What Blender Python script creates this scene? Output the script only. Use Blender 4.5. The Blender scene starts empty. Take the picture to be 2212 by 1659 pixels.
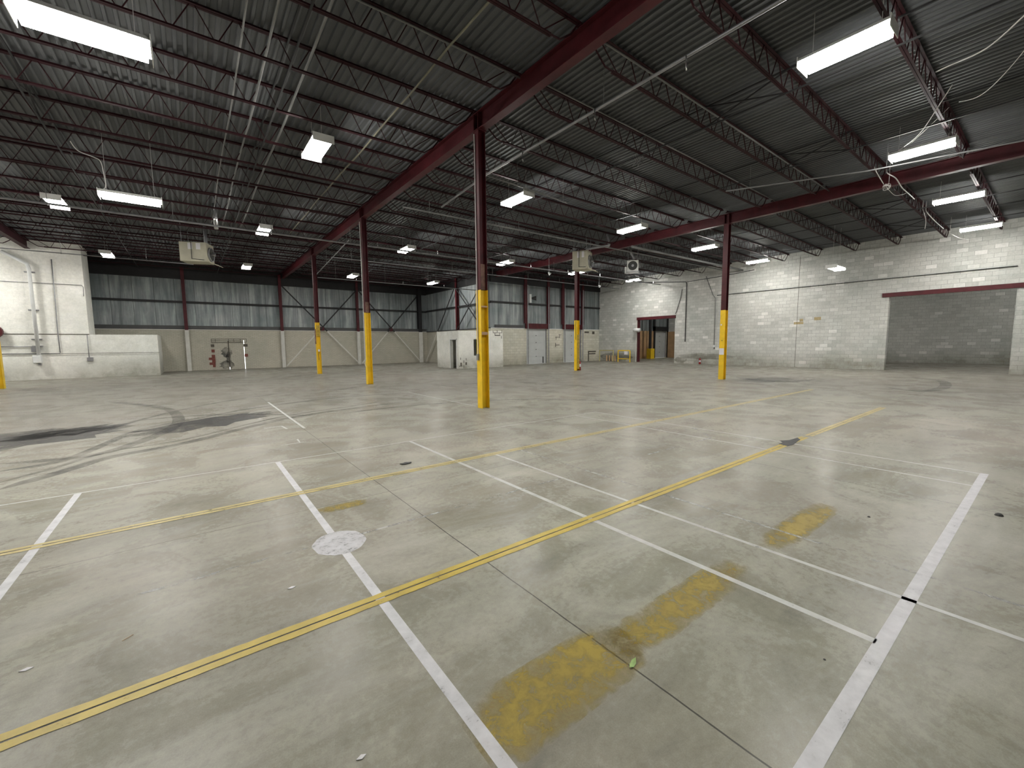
import bpy, math, random
from mathutils import Vector, Matrix
random.seed(7)
PI = math.pi
scene = bpy.context.scene
C = scene.collection

# ------------------------------------------------------------------ camera
CAM = Vector((0.0, 0.0, 1.6))
F_PX, IW, IH = 906.33, 2212, 1659
RT = Vector((0.79528256, -0.60615148, -0.01029724))
DN = Vector((-0.06587251, -0.06951621, -0.99540359))
FW = Vector((0.60264954, 0.79230542, -0.09521375))
cd = bpy.data.cameras.new('camera')
cd.sensor_width = 36.0
cd.lens = 36.0 * F_PX / IW
cd.clip_end = 300
cam = bpy.data.objects.new('camera', cd)
C.objects.link(cam)
m = Matrix((RT, -DN, -FW)).transposed().to_4x4()
m.translation = CAM
cam.matrix_world = m
scene.camera = cam

# ------------------------------------------------------------------ world, exposure
w = bpy.data.worlds.new('daylight')
scene.world = w
w.use_nodes = True
bg = w.node_tree.nodes['Background']
bg.inputs['Color'].default_value = (0.95, 0.98, 1.0, 1)
bg.inputs['Strength'].default_value = 3.0
scene.view_settings.view_transform = 'Standard'
scene.view_settings.look = 'None'
scene.view_settings.exposure = 2.03
scene.view_settings.gamma = 1.0
scene.view_settings.use_curve_mapping = False
scene.cycles.max_bounces = 6
scene.cycles.diffuse_bounces = 5
scene.cycles.glossy_bounces = 3
scene.cycles.sample_clamp_indirect = 6.0
LAMP = 26.0            # radiance of the fluorescent lenses


def _ray(px, py):
    return FW + RT * ((px - IW / 2) / F_PX) + DN * ((py - IH / 2) / F_PX)


def onZ(px, py, z=0.0):
    d = _ray(px, py); return CAM + d * ((z - CAM.z) / d.z)


def onY(px, py, y):
    d = _ray(px, py); return CAM + d * (y / d.y)


def onX(px, py, x):
    d = _ray(px, py); return CAM + d * (x / d.x)


# ------------------------------------------------------------------ materials
def nt_new(name):
    mt = bpy.data.materials.new(name); mt.use_nodes = True
    nt = mt.node_tree; nt.nodes.clear()
    out = nt.nodes.new('ShaderNodeOutputMaterial')
    b = nt.nodes.new('ShaderNodeBsdfPrincipled')
    nt.links.new(b.outputs[0], out.inputs[0])
    return mt, nt, b, out


def N(nt, t, **kw):
    n = nt.nodes.new(t)
    for k, v in kw.items():
        if hasattr(n, k): setattr(n, k, v)
        else: n.inputs[k].default_value = v
    return n


def ramp(nt, src, stops):
    r = nt.nodes.new('ShaderNodeValToRGB')
    e = r.color_ramp.elements
    while len(e) < len(stops): e.new(0.5)
    for i, (p, c) in enumerate(stops):
        e[i].position = p
        e[i].color = (c, c, c, 1) if isinstance(c, (int, float)) else tuple(c) + (1,)
    nt.links.new(src, r.inputs[0]); return r.outputs[0]


def mixc(nt, fac, a, b, mode='MIX'):
    n = nt.nodes.new('ShaderNodeMix'); n.data_type = 'RGBA'; n.blend_type = mode
    for s, v in ((0, fac), (6, a), (7, b)):
        if hasattr(v, 'links') or hasattr(v, 'is_output'): nt.links.new(v, n.inputs[s])
        elif s == 0: n.inputs[0].default_value = v
        else: n.inputs[s].default_value = tuple(v) + (1,) if len(v) == 3 else v
    return n.outputs[2]


def pos(nt, scale=(1, 1, 1), rot=(0, 0, 0)):
    g = nt.nodes.new('ShaderNodeNewGeometry')
    mp = nt.nodes.new('ShaderNodeMapping')
    mp.inputs['Scale'].default_value = scale
    mp.inputs['Rotation'].default_value = rot
    nt.links.new(g.outputs['Position'], mp.inputs[0])
    return mp.outputs[0]


def noise(nt, vec, scale, detail=4, rough=0.55, dist=0.0):
    n = N(nt, 'ShaderNodeTexNoise', Scale=scale, Detail=detail, Roughness=rough, Distortion=dist)
    nt.links.new(vec, n.inputs['Vector']); return n.outputs['Fac']


def math_(nt, op, a, b=None, c=None):
    n = nt.nodes.new('ShaderNodeMath'); n.operation = op
    for i, v in enumerate((a, b, c)):
        if v is None: continue
        if isinstance(v, (int, float)): n.inputs[i].default_value = v
        else: nt.links.new(v, n.inputs[i])
    return n.outputs[0]


def bump(nt, b, h, strength=0.2, dist=0.01):
    n = N(nt, 'ShaderNodeBump', Strength=strength, Distance=dist)
    nt.links.new(h, n.inputs['Height']); nt.links.new(n.outputs[0], b.inputs['Normal'])


def simple(name, col, rough=0.5, metal=0.0, var=0.25, scale=6.0, spec=None):
    mt, nt, b, _ = nt_new(name)
    f = noise(nt, pos(nt), scale, 5)
    dk = tuple(c * (1 - var) for c in col); lt = tuple(min(1, c * (1 + var * 0.6)) for c in col)
    nt.links.new(ramp(nt, f, [(0.3, dk), (0.7, lt)]), b.inputs['Base Color'])
    b.inputs['Roughness'].default_value = rough
    b.inputs['Metallic'].default_value = metal
    if spec is not None: b.inputs['Specular IOR Level'].default_value = spec
    return mt


M = {}
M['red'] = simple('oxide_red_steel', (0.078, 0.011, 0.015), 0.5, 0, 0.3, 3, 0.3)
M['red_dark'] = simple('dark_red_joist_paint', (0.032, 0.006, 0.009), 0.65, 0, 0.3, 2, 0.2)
M['black_steel'] = simple('blackened_steel', (0.012, 0.011, 0.012), 0.6, 0, 0.3, 4)
M['yellow'] = simple('safety_yellow', (0.86, 0.56, 0.012), 0.42, 0, 0.13, 5)
M['yellow_worn'] = simple('worn_yellow', (0.45, 0.30, 0.03), 0.55, 0, 0.4, 9)
M['dull_conduit'] = simple('dull_yellowish_conduit', (0.20, 0.19, 0.13), 0.5, 0.2, 0.2, 3)
M['pale_yellow'] = simple('faded_yellow', (0.5, 0.45, 0.2), 0.6, 0, 0.2, 6)
M['white'] = simple('white_enamel', (0.72, 0.73, 0.72), 0.4, 0, 0.08, 4)
M['offwhite'] = simple('painted_white_steel', (0.62, 0.61, 0.56), 0.6, 0, 0.1, 3)
M['lamp_body'] = simple('lamp_housing_white', (0.75, 0.75, 0.72), 0.4, 0, 0.05, 4)
M['beige'] = simple('heater_beige', (0.50, 0.47, 0.36), 0.5, 0, 0.12, 3)
M['chrome'] = simple('galvanised_bright', (0.6, 0.6, 0.6), 0.25, 0.9, 0.15, 8)
M['galv'] = simple('galvanised_pipe', (0.33, 0.33, 0.34), 0.45, 0.6, 0.2, 4)
M['greypipe'] = simple('grey_conduit', (0.24, 0.24, 0.235), 0.5, 0.3, 0.2, 2)
M['darkpipe'] = simple('dark_pipe', (0.05, 0.05, 0.05), 0.5, 0.2, 0.3, 3)
M['dark'] = simple('dark_void', (0.01, 0.01, 0.011), 0.8, 0, 0.2, 3)
M['darkgrey'] = simple('charcoal_rubber', (0.06, 0.06, 0.058), 0.7, 0, 0.3, 20)
M['cable'] = simple('white_cable', (0.62, 0.60, 0.58), 0.5, 0, 0.1, 3)
M['wood'] = simple('bare_wood', (0.55, 0.36, 0.22), 0.6, 0, 0.2, 14)
M['tan'] = simple('tan_board', (0.46, 0.29, 0.15), 0.65, 0, 0.25, 1.5)
M['brown'] = simple('rusty_primer', (0.22, 0.12, 0.09), 0.6, 0, 0.6, 6)
M['paper'] = simple('white_paper', (0.78, 0.76, 0.78), 0.7, 0, 0.05, 3)
M['redext'] = simple('extinguisher_red', (0.35, 0.015, 0.015), 0.3, 0, 0.1, 3)
M['leaf'] = simple('leaf_green', (0.30, 0.46, 0.14), 0.5, 0, 0.2, 30)
M['brickred'] = simple('exposed_red_brick', (0.20, 0.06, 0.045), 0.8, 0, 0.3, 8)
M['crack'] = simple('open_mortar_gap', (0.10, 0.09, 0.07), 0.9, 0, 0.3, 8)
M['patchtan'] = simple('tan_patch', (0.38, 0.30, 0.16), 0.8, 0, 0.3, 8)
M['doorwhite'] = simple('white_door_panel', (0.56, 0.58, 0.57), 0.5, 0, 0.07, 2)
M['flash'] = simple('dark_flashing', (0.075, 0.075, 0.075), 0.6, 0.1, 0.2, 2)

mt, nt, b, out = nt_new('lamp_lens')
b.inputs['Base Color'].default_value = (0.9, 0.9, 0.9, 1)
b.inputs['Emission Color'].default_value = (1.0, 0.985, 0.94, 1)
b.inputs['Emission Strength'].default_value = LAMP
M['lamp'] = mt


# concrete floor ----------------------------------------------------
def mk_floor():
    mt, nt, b, _ = nt_new('polished_concrete')
    p = pos(nt)
    sx = pos(nt, (0.18, 1.0, 1))
    big = noise(nt, p, 0.16, 5, 0.6, 0.6)
    mid = noise(nt, p, 1.1, 7, 0.65, 0.8)
    streak = noise(nt, pos(nt, (0.25, 1.3, 1), (0, 0, 0.35)), 1.6, 5, 0.6, 0.3)
    fine = noise(nt, p, 22, 6, 0.7)
    grain = noise(nt, p, 160, 3, 0.7)
    base = ramp(nt, mid, [(0.25, (0.225, 0.212, 0.158)), (0.5, (0.325, 0.315, 0.255)), (0.75, (0.46, 0.45, 0.385))])
    base = mixc(nt, ramp(nt, big, [(0.38, 0.0), (0.66, 0.55)]), base, (0.36, 0.31, 0.262))
    base = mixc(nt, 0.55, base, ramp(nt, streak, [(0.3, (0.72, 0.72, 0.72)), (0.7, (1.22, 1.22, 1.22))]), 'MULTIPLY')
    base = mixc(nt, 0.6, base, ramp(nt, fine, [(0.3, (0.78, 0.78, 0.78)), (0.7, (1.15, 1.15, 1.14))]), 'MULTIPLY')
    base = mixc(nt, 0.5, base, ramp(nt, grain, [(0.3, (0.8, 0.8, 0.8)), (0.7, (1.2, 1.2, 1.2))]), 'MULTIPLY')
    # pale dust drifts and dark scuffs with their own shape
    dust = noise(nt, pos(nt, (0.8, 2.6, 1), (0, 0, -0.5)), 0.7, 8, 0.7, 1.2)
    base = mixc(nt, ramp(nt, dust, [(0.50, 0.0), (0.80, 0.6)]), base, (0.50, 0.49, 0.44))
    scuff = noise(nt, pos(nt, (1.0, 3.0, 1), (0, 0, 0.5)), 0.9, 8, 0.72, 0.9)
    base = mixc(nt, ramp(nt, scuff, [(0.52, 0.0), (0.85, 0.55)]), base, (0.13, 0.125, 0.11))
    # darker tone with noisy edges beyond the painted court
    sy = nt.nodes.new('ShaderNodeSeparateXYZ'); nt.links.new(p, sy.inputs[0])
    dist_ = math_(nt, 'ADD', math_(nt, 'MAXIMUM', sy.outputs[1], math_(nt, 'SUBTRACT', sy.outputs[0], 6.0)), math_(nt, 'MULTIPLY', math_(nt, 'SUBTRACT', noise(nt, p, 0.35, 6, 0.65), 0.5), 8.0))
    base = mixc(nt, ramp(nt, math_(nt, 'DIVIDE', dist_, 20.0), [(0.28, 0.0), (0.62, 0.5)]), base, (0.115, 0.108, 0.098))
    # saw-cut joints
    sep = nt.nodes.new('ShaderNodeSeparateXYZ')
    wob = noise(nt, p, 2.5, 4)
    nt.links.new(p, sep.inputs[0])
    xx = math_(nt, 'ADD', sep.outputs[0], math_(nt, 'MULTIPLY', math_(nt, 'SUBTRACT', wob, 0.5), 0.012))
    yy = math_(nt, 'ADD', sep.outputs[1], math_(nt, 'MULTIPLY', math_(nt, 'SUBTRACT', wob, 0.5), 0.02))
    mask = None
    for ax, vals, hw in ((xx, (1.632, 5.83, 10.03, 14.2, 18.4, -2.56, -6.7), 0.0045), (yy, (2.52, 4.39, 4.955, 8.75, 13.0, 17.3, 21.6, 25.9), 0.0035)):
        for v in vals:
            d = math_(nt, 'ABSOLUTE', math_(nt, 'SUBTRACT', ax, v))
            k = math_(nt, 'LESS_THAN', d, hw if v in (1.632, 5.83, 2.52, 4.39) else hw * 0.75)
            mask = k if mask is None else math_(nt, 'MAXIMUM', mask, k)
    base = mixc(nt, math_(nt, 'MULTIPLY', mask, 0.8), base, (0.03, 0.028, 0.025))
    nt.links.new(base, b.inputs['Base Color'])
    rr = ramp(nt, mid, [(0.3, 0.20), (0.7, 0.34)])
    rr2 = ramp(nt, fine, [(0.3, 0.9), (0.7, 1.15)])
    mul = math_(nt, 'MULTIPLY', rr, rr2)
    b.inputs['Specular IOR Level'].default_value = 0.12
    b.inputs['Coat Weight'].default_value = 0.25
    nt.links.new(mul, b.inputs['Coat Roughness'])
    b.inputs['Roughness'].default_value = 0.65
    bump(nt, b, math_(nt, 'ADD', fine, math_(nt, 'MULTIPLY', mid, 2.0)), 0.12, 0.004)
    return mt


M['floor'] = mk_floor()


def wornpaint(name, col, keep=0.5, hi=0.12, scale=14, rough=0.45, stretch=(1, 1, 1), rot=0.0, opac=1.0, soft=0.0):
    mt, nt, b, out = nt_new(name)
    n1 = noise(nt, pos(nt, stretch, (0, 0, rot)), scale, 8, 0.72, 0.5)
    n2 = noise(nt, pos(nt), scale * 0.3, 4, 0.6)
    f = math_(nt, 'ADD', n1, math_(nt, 'MULTIPLY', math_(nt, 'SUBTRACT', n2, 0.5), 0.7))
    if soft:
        tc = nt.nodes.new('ShaderNodeTexCoord'); sp = nt.nodes.new('ShaderNodeSeparateXYZ')
        nt.links.new(tc.outputs['Generated'], sp.inputs[0])
        dd_ = None
        for k_ in (0, 1):
            q_ = math_(nt, 'POWER', math_(nt, 'ABSOLUTE', math_(nt, 'SUBTRACT', math_(nt, 'MULTIPLY', sp.outputs[k_], 2.0), 1.0)), 3.0)
            dd_ = q_ if dd_ is None else math_(nt, 'ADD', dd_, q_)
        f = math_(nt, 'SUBTRACT', f, math_(nt, 'MULTIPLY', dd_, soft))
    a = ramp(nt, f, [(keep - hi, 0.0), (keep + hi, opac)])
    nt.links.new(ramp(nt, n2, [(0.3, tuple(c * 0.75 for c in col)), (0.7, col)]), b.inputs['Base Color'])
    b.inputs['Roughness'].default_value = rough
    nt.links.new(a, b.inputs['Alpha'])
    return mt


M['line_white'] = wornpaint('worn_white_line', (0.62, 0.62, 0.60), 0.26, 0.12, 24)
M['line_white_bold'] = wornpaint('scuffed_white_band', (0.72, 0.71, 0.73), 0.24, 0.12, 34, 0.5, (1, 3.2, 1), 0.9)
M['line_white_faint'] = wornpaint('faint_white_line', (0.50, 0.50, 0.48), 0.53, 0.10, 10)
M['tape_yellow'] = wornpaint('yellow_tape', (0.60, 0.45, 0.08), 0.24, 0.08, 22)
M['tape_yellow_far'] = wornpaint('faded_yellow_tape', (0.58, 0.47, 0.18), 0.30, 0.10, 18)
M['old_yellow'] = wornpaint('old_yellow_band', (0.43, 0.31, 0.03), 0.33, 0.24, 12, 0.5, opac=0.85, soft=0.35)
M['dot_white'] = wornpaint('white_dot', (0.62, 0.61, 0.63), 0.29, 0.18, 40)
M['tyre'] = wornpaint('tyre_rubber', (0.05, 0.047, 0.045), 0.46, 0.2, 3.5, 0.5, opac=0.42)
M['smudge'] = wornpaint('soft_smudge', (0.05, 0.047, 0.045), 0.42, 0.25, 3.5, 0.5, opac=0.45, soft=0.4)
M['oil'] = wornpaint('oil_stain', (0.04, 0.037, 0.035), 0.28, 0.22, 2.6, 0.45, opac=0.75, soft=0.35)


def mk_block(name, axis, cols, bw, bh, mortar, msize, dirt=True, offset=(0, 0)):
    mt, nt, b, _ = nt_new(name)
    g = nt.nodes.new('ShaderNodeNewGeometry')
    sep = nt.nodes.new('ShaderNodeSeparateXYZ'); nt.links.new(g.outputs['Position'], sep.inputs[0])
    cb = nt.nodes.new('ShaderNodeCombineXYZ')
    h = math_(nt, 'ADD', sep.outputs[0], sep.outputs[1]) if axis == 'XY' else sep.outputs[0 if axis == 'X' else 1]
    nt.links.new(h, cb.inputs[0]); nt.links.new(sep.outputs[2], cb.inputs[1])
    br = nt.nodes.new('ShaderNodeTexBrick')
    br.offset = 0.5
    br.inputs['Scale'].default_value = 1.0
    br.inputs['Brick Width'].default_value = bw
    br.inputs['Row Height'].default_value = bh
    br.inputs['Mortar Size'].default_value = msize
    br.inputs['Mortar Smooth'].default_value = 0.3
    br.inputs['Bias'].default_value = 0.0
    br.inputs['Color1'].default_value = (0.15, 0.15, 0.15, 1)
    br.inputs['Color2'].default_value = (1, 1, 1, 1)
    br.inputs['Mortar'].default_value = (0.5, 0.5, 0.5, 1)
    nt.links.new(cb.outputs[0], br.inputs['Vector'])
    big = noise(nt, g.outputs['Position'], 0.25, 5, 0.6)
    med = noise(nt, g.outputs['Position'], 1.7, 6, 0.7)
    fin = noise(nt, g.outputs['Position'], 14, 5, 0.7)
    c = ramp(nt, br.outputs['Color'], [(0.0, cols[0]), (0.55, cols[1]), (0.9, cols[1]), (1.0, cols[2])])
    c = mixc(nt, 0.7, c, ramp(nt, med, [(0.3, (0.82, 0.82, 0.80)), (0.7, (1.12, 1.12, 1.12))]), 'MULTIPLY')
    c = mixc(nt, 0.8, c, ramp(nt, big, [(0.35, (0.84, 0.86, 0.84)), (0.65, (1.1, 1.07, 1.05))]), 'MULTIPLY')
    c = mixc(nt, 0.7, c, ramp(nt, fin, [(0.3, (0.84, 0.84, 0.84)), (0.7, (1.1, 1.1, 1.1))]), 'MULTIPLY')
    mm = math_(nt, 'MULTIPLY', br.outputs['Fac'], ramp(nt, med, [(0.35, 0.25), (0.6, 0.95)]))
    c = mixc(nt, mm, c, mortar)
    if dirt:
        hh = math_(nt, 'ADD', sep.outputs[2], math_(nt, 'MULTIPLY', math_(nt, 'SUBTRACT', big, 0.5), 2.2))
        lowm = ramp(nt, hh, [(0.10, 0.75), (0.55, 0.35), (1.0, 0.0)])
        lowm = math_(nt, 'MULTIPLY', lowm, ramp(nt, med, [(0.35, 0.3), (0.65, 1.0)]))
        c = mixc(nt, lowm, c, (0.17, 0.155, 0.10))
    nt.links.new(c, b.inputs['Base Color'])
    b.inputs['Roughness'].default_value = 0.75
    b.inputs['Specular IOR Level'].default_value = 0.25
    bump(nt, b, math_(nt, 'SUBTRACT', math_(nt, 'MULTIPLY', fin, 0.4), br.outputs['Fac']), 0.5, 0.006)
    return mt


M['block'] = mk_block('painted_concrete_block', 'Y', [(0.46, 0.465, 0.445), (0.57, 0.575, 0.55), (0.78, 0.77, 0.75)], 0.406, 0.203, (0.30, 0.30, 0.28), 0.009)
M['block_x'] = mk_block('painted_concrete_block_x', 'X', [(0.46, 0.465, 0.445), (0.57, 0.575, 0.55), (0.78, 0.77, 0.75)], 0.406, 0.203, (0.30, 0.30, 0.28), 0.009)
M['brick_cream'] = mk_block('cream_painted_brick', 'X', [(0.50, 0.475, 0.40), (0.54, 0.515, 0.44), (0.58, 0.555, 0.48)], 0.25, 0.085, (0.27, 0.25, 0.20), 0.007, False)
M['brick_cream_y'] = mk_block('cream_painted_brick_y', 'Y', [(0.50, 0.475, 0.40), (0.54, 0.515, 0.44), (0.58, 0.555, 0.48)], 0.25, 0.085, (0.27, 0.25, 0.20), 0.007, False)
M['white_block'] = mk_block('white_painted_block', 'XY', [(0.80, 0.80, 0.75), (0.83, 0.83, 0.79), (0.85, 0.85, 0.82)], 0.406, 0.203, (0.72, 0.72, 0.67), 0.005, True)
M['cream_block'] = mk_block('cream_painted_block', 'X', [(0.62, 0.60, 0.50), (0.70, 0.68, 0.59), (0.76, 0.74, 0.66)], 0.406, 0.203, (0.34, 0.31, 0.24), 0.008, True)


def mk_panel(name, axis, seam):
    mt, nt, b, _ = nt_new(name)
    g = nt.nodes.new('ShaderNodeNewGeometry')
    sep = nt.nodes.new('ShaderNodeSeparateXYZ'); nt.links.new(g.outputs['Position'], sep.inputs[0])
    h = sep.outputs[0 if axis == 'X' else 1]
    sc = (1.4, 1, 0.12) if axis == 'X' else (1, 1.4, 0.12)
    st = noise(nt, pos(nt, sc), 2.2, 6, 0.65, 0.3)
    bl = noise(nt, pos(nt, (1, 1, 1)), 0.9, 5, 0.6)
    c = ramp(nt, st, [(0.28, (0.14, 0.155, 0.16)), (0.5, (0.26, 0.285, 0.29)), (0.76, (0.56, 0.585, 0.58))])
    c = mixc(nt, 0.8, c, ramp(nt, bl, [(0.3, (0.68, 0.76, 0.76)), (0.7, (1.15, 1.1, 1.1))]), 'MULTIPLY')
    fr = math_(nt, 'FRACT', math_(nt, 'DIVIDE', math_(nt, 'ADD', h, 50.0), seam))
    c = mixc(nt, math_(nt, 'MULTIPLY', math_(nt, 'LESS_THAN', fr, 0.025), 0.75), c, (0.05, 0.05, 0.055))
    nt.links.new(c, b.inputs['Base Color'])
    b.inputs['Roughness'].default_value = 0.55
    b.inputs['Metallic'].default_value = 0.25
    return mt


M['panel_x'] = mk_panel('grey_liner_panels', 'X', 1.05)
M['panel_y'] = mk_panel('grey_liner_panels_y', 'Y', 1.05)
mt, nt, b, _ = nt_new('steel_roof_deck')
f = noise(nt, pos(nt, (3, 0.4, 1)), 1.2, 6, 0.65)
nt.links.new(ramp(nt, f, [(0.3, (0.075, 0.079, 0.084)), (0.7, (0.125, 0.13, 0.134))]), b.inputs['Base Color'])
b.inputs['Roughness'].default_value = 0.6
b.inputs['Metallic'].default_value = 0.1
M['deck'] = mt


# ------------------------------------------------------------------ mesh helpers
class MB:
    def __init__(s): s.v = []; s.f = []

    def box(s, x0, x1, y0, y1, z0, z1):
        k = len(s.v)
        for z in (z0, z1):
            s.v += [(x0, y0, z), (x1, y0, z), (x1, y1, z), (x0, y1, z)]
        s.f += [tuple(k + i for i in q) for q in ((0, 3, 2, 1), (4, 5, 6, 7), (0, 1, 5, 4), (1, 2, 6, 5), (2, 3, 7, 6), (3, 0, 4, 7))]
        return s

    def bar(s, a, b, wdt, hgt, up=(0, 0, 1)):
        a = Vector(a); b = Vector(b); d = (b - a).normalized(); up = Vector(up)
        if abs(d.dot(up)) > 0.98: up = Vector((1, 0, 0))
        r = d.cross(up).normalized(); u = r.cross(d)
        k = len(s.v)
        for p in (a, b):
            for i, j in ((-1, -1), (1, -1), (1, 1), (-1, 1)):
                s.v.append(tuple(p + r * (i * wdt / 2) + u * (j * hgt / 2)))
        s.f += [tuple(k + i for i in q) for q in ((3, 2, 1, 0), (4, 5, 6, 7), (0, 1, 5, 4), (1, 2, 6, 5), (2, 3, 7, 6), (3, 0, 4, 7))]
        return s

    def tube(s, pts, r, n=8, cap=True):
        pts = [Vector(p) for p in pts]; k0 = len(s.v); prev = None
        for i, p in enumerate(pts):
            if i == 0: d = pts[1] - p
            elif i == len(pts) - 1: d = p - pts[i - 1]
            else: d = (pts[i + 1] - p).normalized() + (p - pts[i - 1]).normalized()
            d = d.normalized() if d.length > 1e-9 else Vector((0, 0, 1))
            if prev is None:
                a = Vector((0, 0, 1)) if abs(d.z) < 0.9 else Vector((1, 0, 0))
                prev = d.cross(a).normalized()
            u = (prev - d * prev.dot(d)).normalized(); v = d.cross(u); prev = u
            rr = r[i] if isinstance(r, (list, tuple)) else r
            for j in range(n):
                t = 2 * PI * j / n
                s.v.append(tuple(p + (u * math.cos(t) + v * math.sin(t)) * rr))
        for i in range(len(pts) - 1):
            for j in range(n):
                a = k0 + i * n + j; b2 = k0 + i * n + (j + 1) % n
                s.f.append((a, b2, b2 + n, a + n))
        if cap:
            s.f.append(tuple(range(k0 + n - 1, k0 - 1, -1)))
            e = k0 + (len(pts) - 1) * n
            s.f.append(tuple(range(e, e + n)))
        return s

    def poly(s, pts, z0, z1):
        """extruded horizontal polygon"""
        k = len(s.v); n = len(pts)
        s.v += [(x, y, z0) for x, y in pts] + [(x, y, z1) for x, y in pts]
        s.f.append(tuple(range(k + n - 1, k - 1, -1))); s.f.append(tuple(range(k + n, k + 2 * n)))
        for i in range(n):
            j = (i + 1) % n
            s.f.append((k + i, k + j, k + n + j, k + n + i))
        return s

    def disc(s, c, r, ax, th, n=24):
        c = Vector(c); ax = Vector(ax).normalized()
        return s.tube([c - ax * th / 2, c + ax * th / 2], r, n)

    def ring(s, c, r0, r1, ax, th, n=24):
        c = Vector(c); ax = Vector(ax).normalized()
        a = Vector((0, 0, 1)) if abs(ax.z) < 0.9 else Vector((1, 0, 0))
        u = ax.cross(a).normalized(); v = ax.cross(u); k = len(s.v)
        for h in (-th / 2, th / 2):
            for rr in (r0, r1):
                for j in range(n):
                    t = 2 * PI * j / n
                    s.v.append(tuple(c + ax * h + (u * math.cos(t) + v * math.sin(t)) * rr))
        for j in range(n):
            j2 = (j + 1) % n
            A, B, D, E = k, k + n, k + 2 * n, k + 3 * n
            s.f += [(A + j, B + j, B + j2, A + j2), (D + j, D + j2, E + j2, E + j), (B + j, E + j, E + j2, B + j2), (A + j, A + j2, D + j2, D + j)]
        return s

    def build(s, name, mat, parent=None, bevel=0.0, smooth=False, origin=None):
        if parent is not None: o0 = Vector(parent['_o'])
        elif origin is not None: o0 = Vector(origin)
        else:
            xs, ys, zs = zip(*s.v)
            o0 = Vector(((min(xs) + max(xs)) / 2, (min(ys) + max(ys)) / 2, min(zs)))
        me = bpy.data.meshes.new(name)
        me.from_pydata([tuple(Vector(v) - o0) for v in s.v], [], s.f)
        me.validate(); me.update()
        me.materials.append(M[mat] if isinstance(mat, str) else mat)
        if smooth:
            for p in me.polygons: p.use_smooth = True
        o = bpy.data.objects.new(name, me); C.objects.link(o)
        if parent is not None: o.parent = parent
        else: o.location = o0
        o['_o'] = tuple(o0)
        if bevel:
            bv = o.modifiers.new('bevel', 'BEVEL'); bv.width = bevel; bv.segments = 2; bv.limit_method = 'ANGLE'
        return o


def tag(o, label=None, cat=None, group=None, kind=None):
    if label: o['label'] = label
    if cat: o['category'] = cat
    if group: o['group'] = group
    if kind: o['kind'] = kind
    return o


def thing(name, loc, label, cat, group=None):
    o = bpy.data.objects.new(name, None); C.objects.link(o)
    o.location = loc; o['_o'] = tuple(loc); o.empty_display_size = 0.1
    return tag(o, label, cat, group)


def struct(o): o['kind'] = 'structure'; return o


def copy_tree(o, parent=None):
    c = o.copy(); C.objects.link(c)
    if parent is not None: c.parent = parent
    for ch in list(o.children): copy_tree(ch, c)
    return c


# ------------------------------------------------------------------ dimensions
GX = (-6.24, 5.79, 17.98)       # girder lines
GY = (8.80, 17.33, 25.86)       # column rows
NW = 36.0                       # far wall
N2 = 25.5                       # dock wall
E1 = 17.5
RX = 29.3                       # block wall
DADO = 2.75


def deck_z(x): return 7.12 - max(0.0, (x - GX[1])) * 0.0105


# ------------------------------------------------------------------ shell
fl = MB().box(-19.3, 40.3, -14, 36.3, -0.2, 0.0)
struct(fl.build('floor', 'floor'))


def deck():
    mb = MB()
    def strip(x0, x1, y0, y1):
        prof = []
        x = x0; P = 0.152
        while x < x1 - 1e-6:
            for dx, dz in ((0.0, 0.0), (0.045, 0.0), (0.060, 0.038), (0.137, 0.038)):
                if x + dx <= x1: prof.append((x + dx, dz))
            x += P
        prof.append((x1, 0.0))
        k = len(mb.v)
        for yy in (y0, y1):
            for px_, dz in prof: mb.v.append((px_, yy, deck_z(px_) + dz))
        n = len(prof)
        for i in range(n - 1): mb.f.append((k + i, k + i + 1, k + n + i + 1, k + n + i))
        k = len(mb.v)
        mb.v += [(x0, y0, 7.35), (x1, y0, 7.35), (x1, y1, 7.35), (x0, y1, 7.35)]
        mb.f.append((k, k + 1, k + 2, k + 3))
    strip(-19.2, 5.8, -14, 36.2)
    strip(5.8, 17.6, -14, 36.2)
    strip(17.6, 40.2, -14, 25.7)
    return mb


struct(deck().build('ceiling', 'deck'))


def wall_with_holes(mb, axis, c0, c1, u0, u1, z0, z1, holes):
    """box wall; axis 'X' = runs along X at Y c0..c1; holes [(u0,u1,z0,z1)]"""
    us = sorted({u0, u1, *[h[0] for h in holes], *[h[1] for h in holes]})
    for a, b2 in zip(us, us[1:]):
        mid = (a + b2) / 2
        hs = sorted([(h[2], h[3]) for h in holes if h[0] < mid < h[1]])
        z = z0; segs = []
        for h0, h1 in hs:
            if h0 > z: segs.append((z, h0))
            z = h1
        if z < z1: segs.append((z, z1))
        for s0, s1 in segs:
            if axis == 'X': mb.box(a, b2, c0, c1, s0, s1)
            else: mb.box(c0, c1, a, b2, s0, s1)
    return mb


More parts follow.
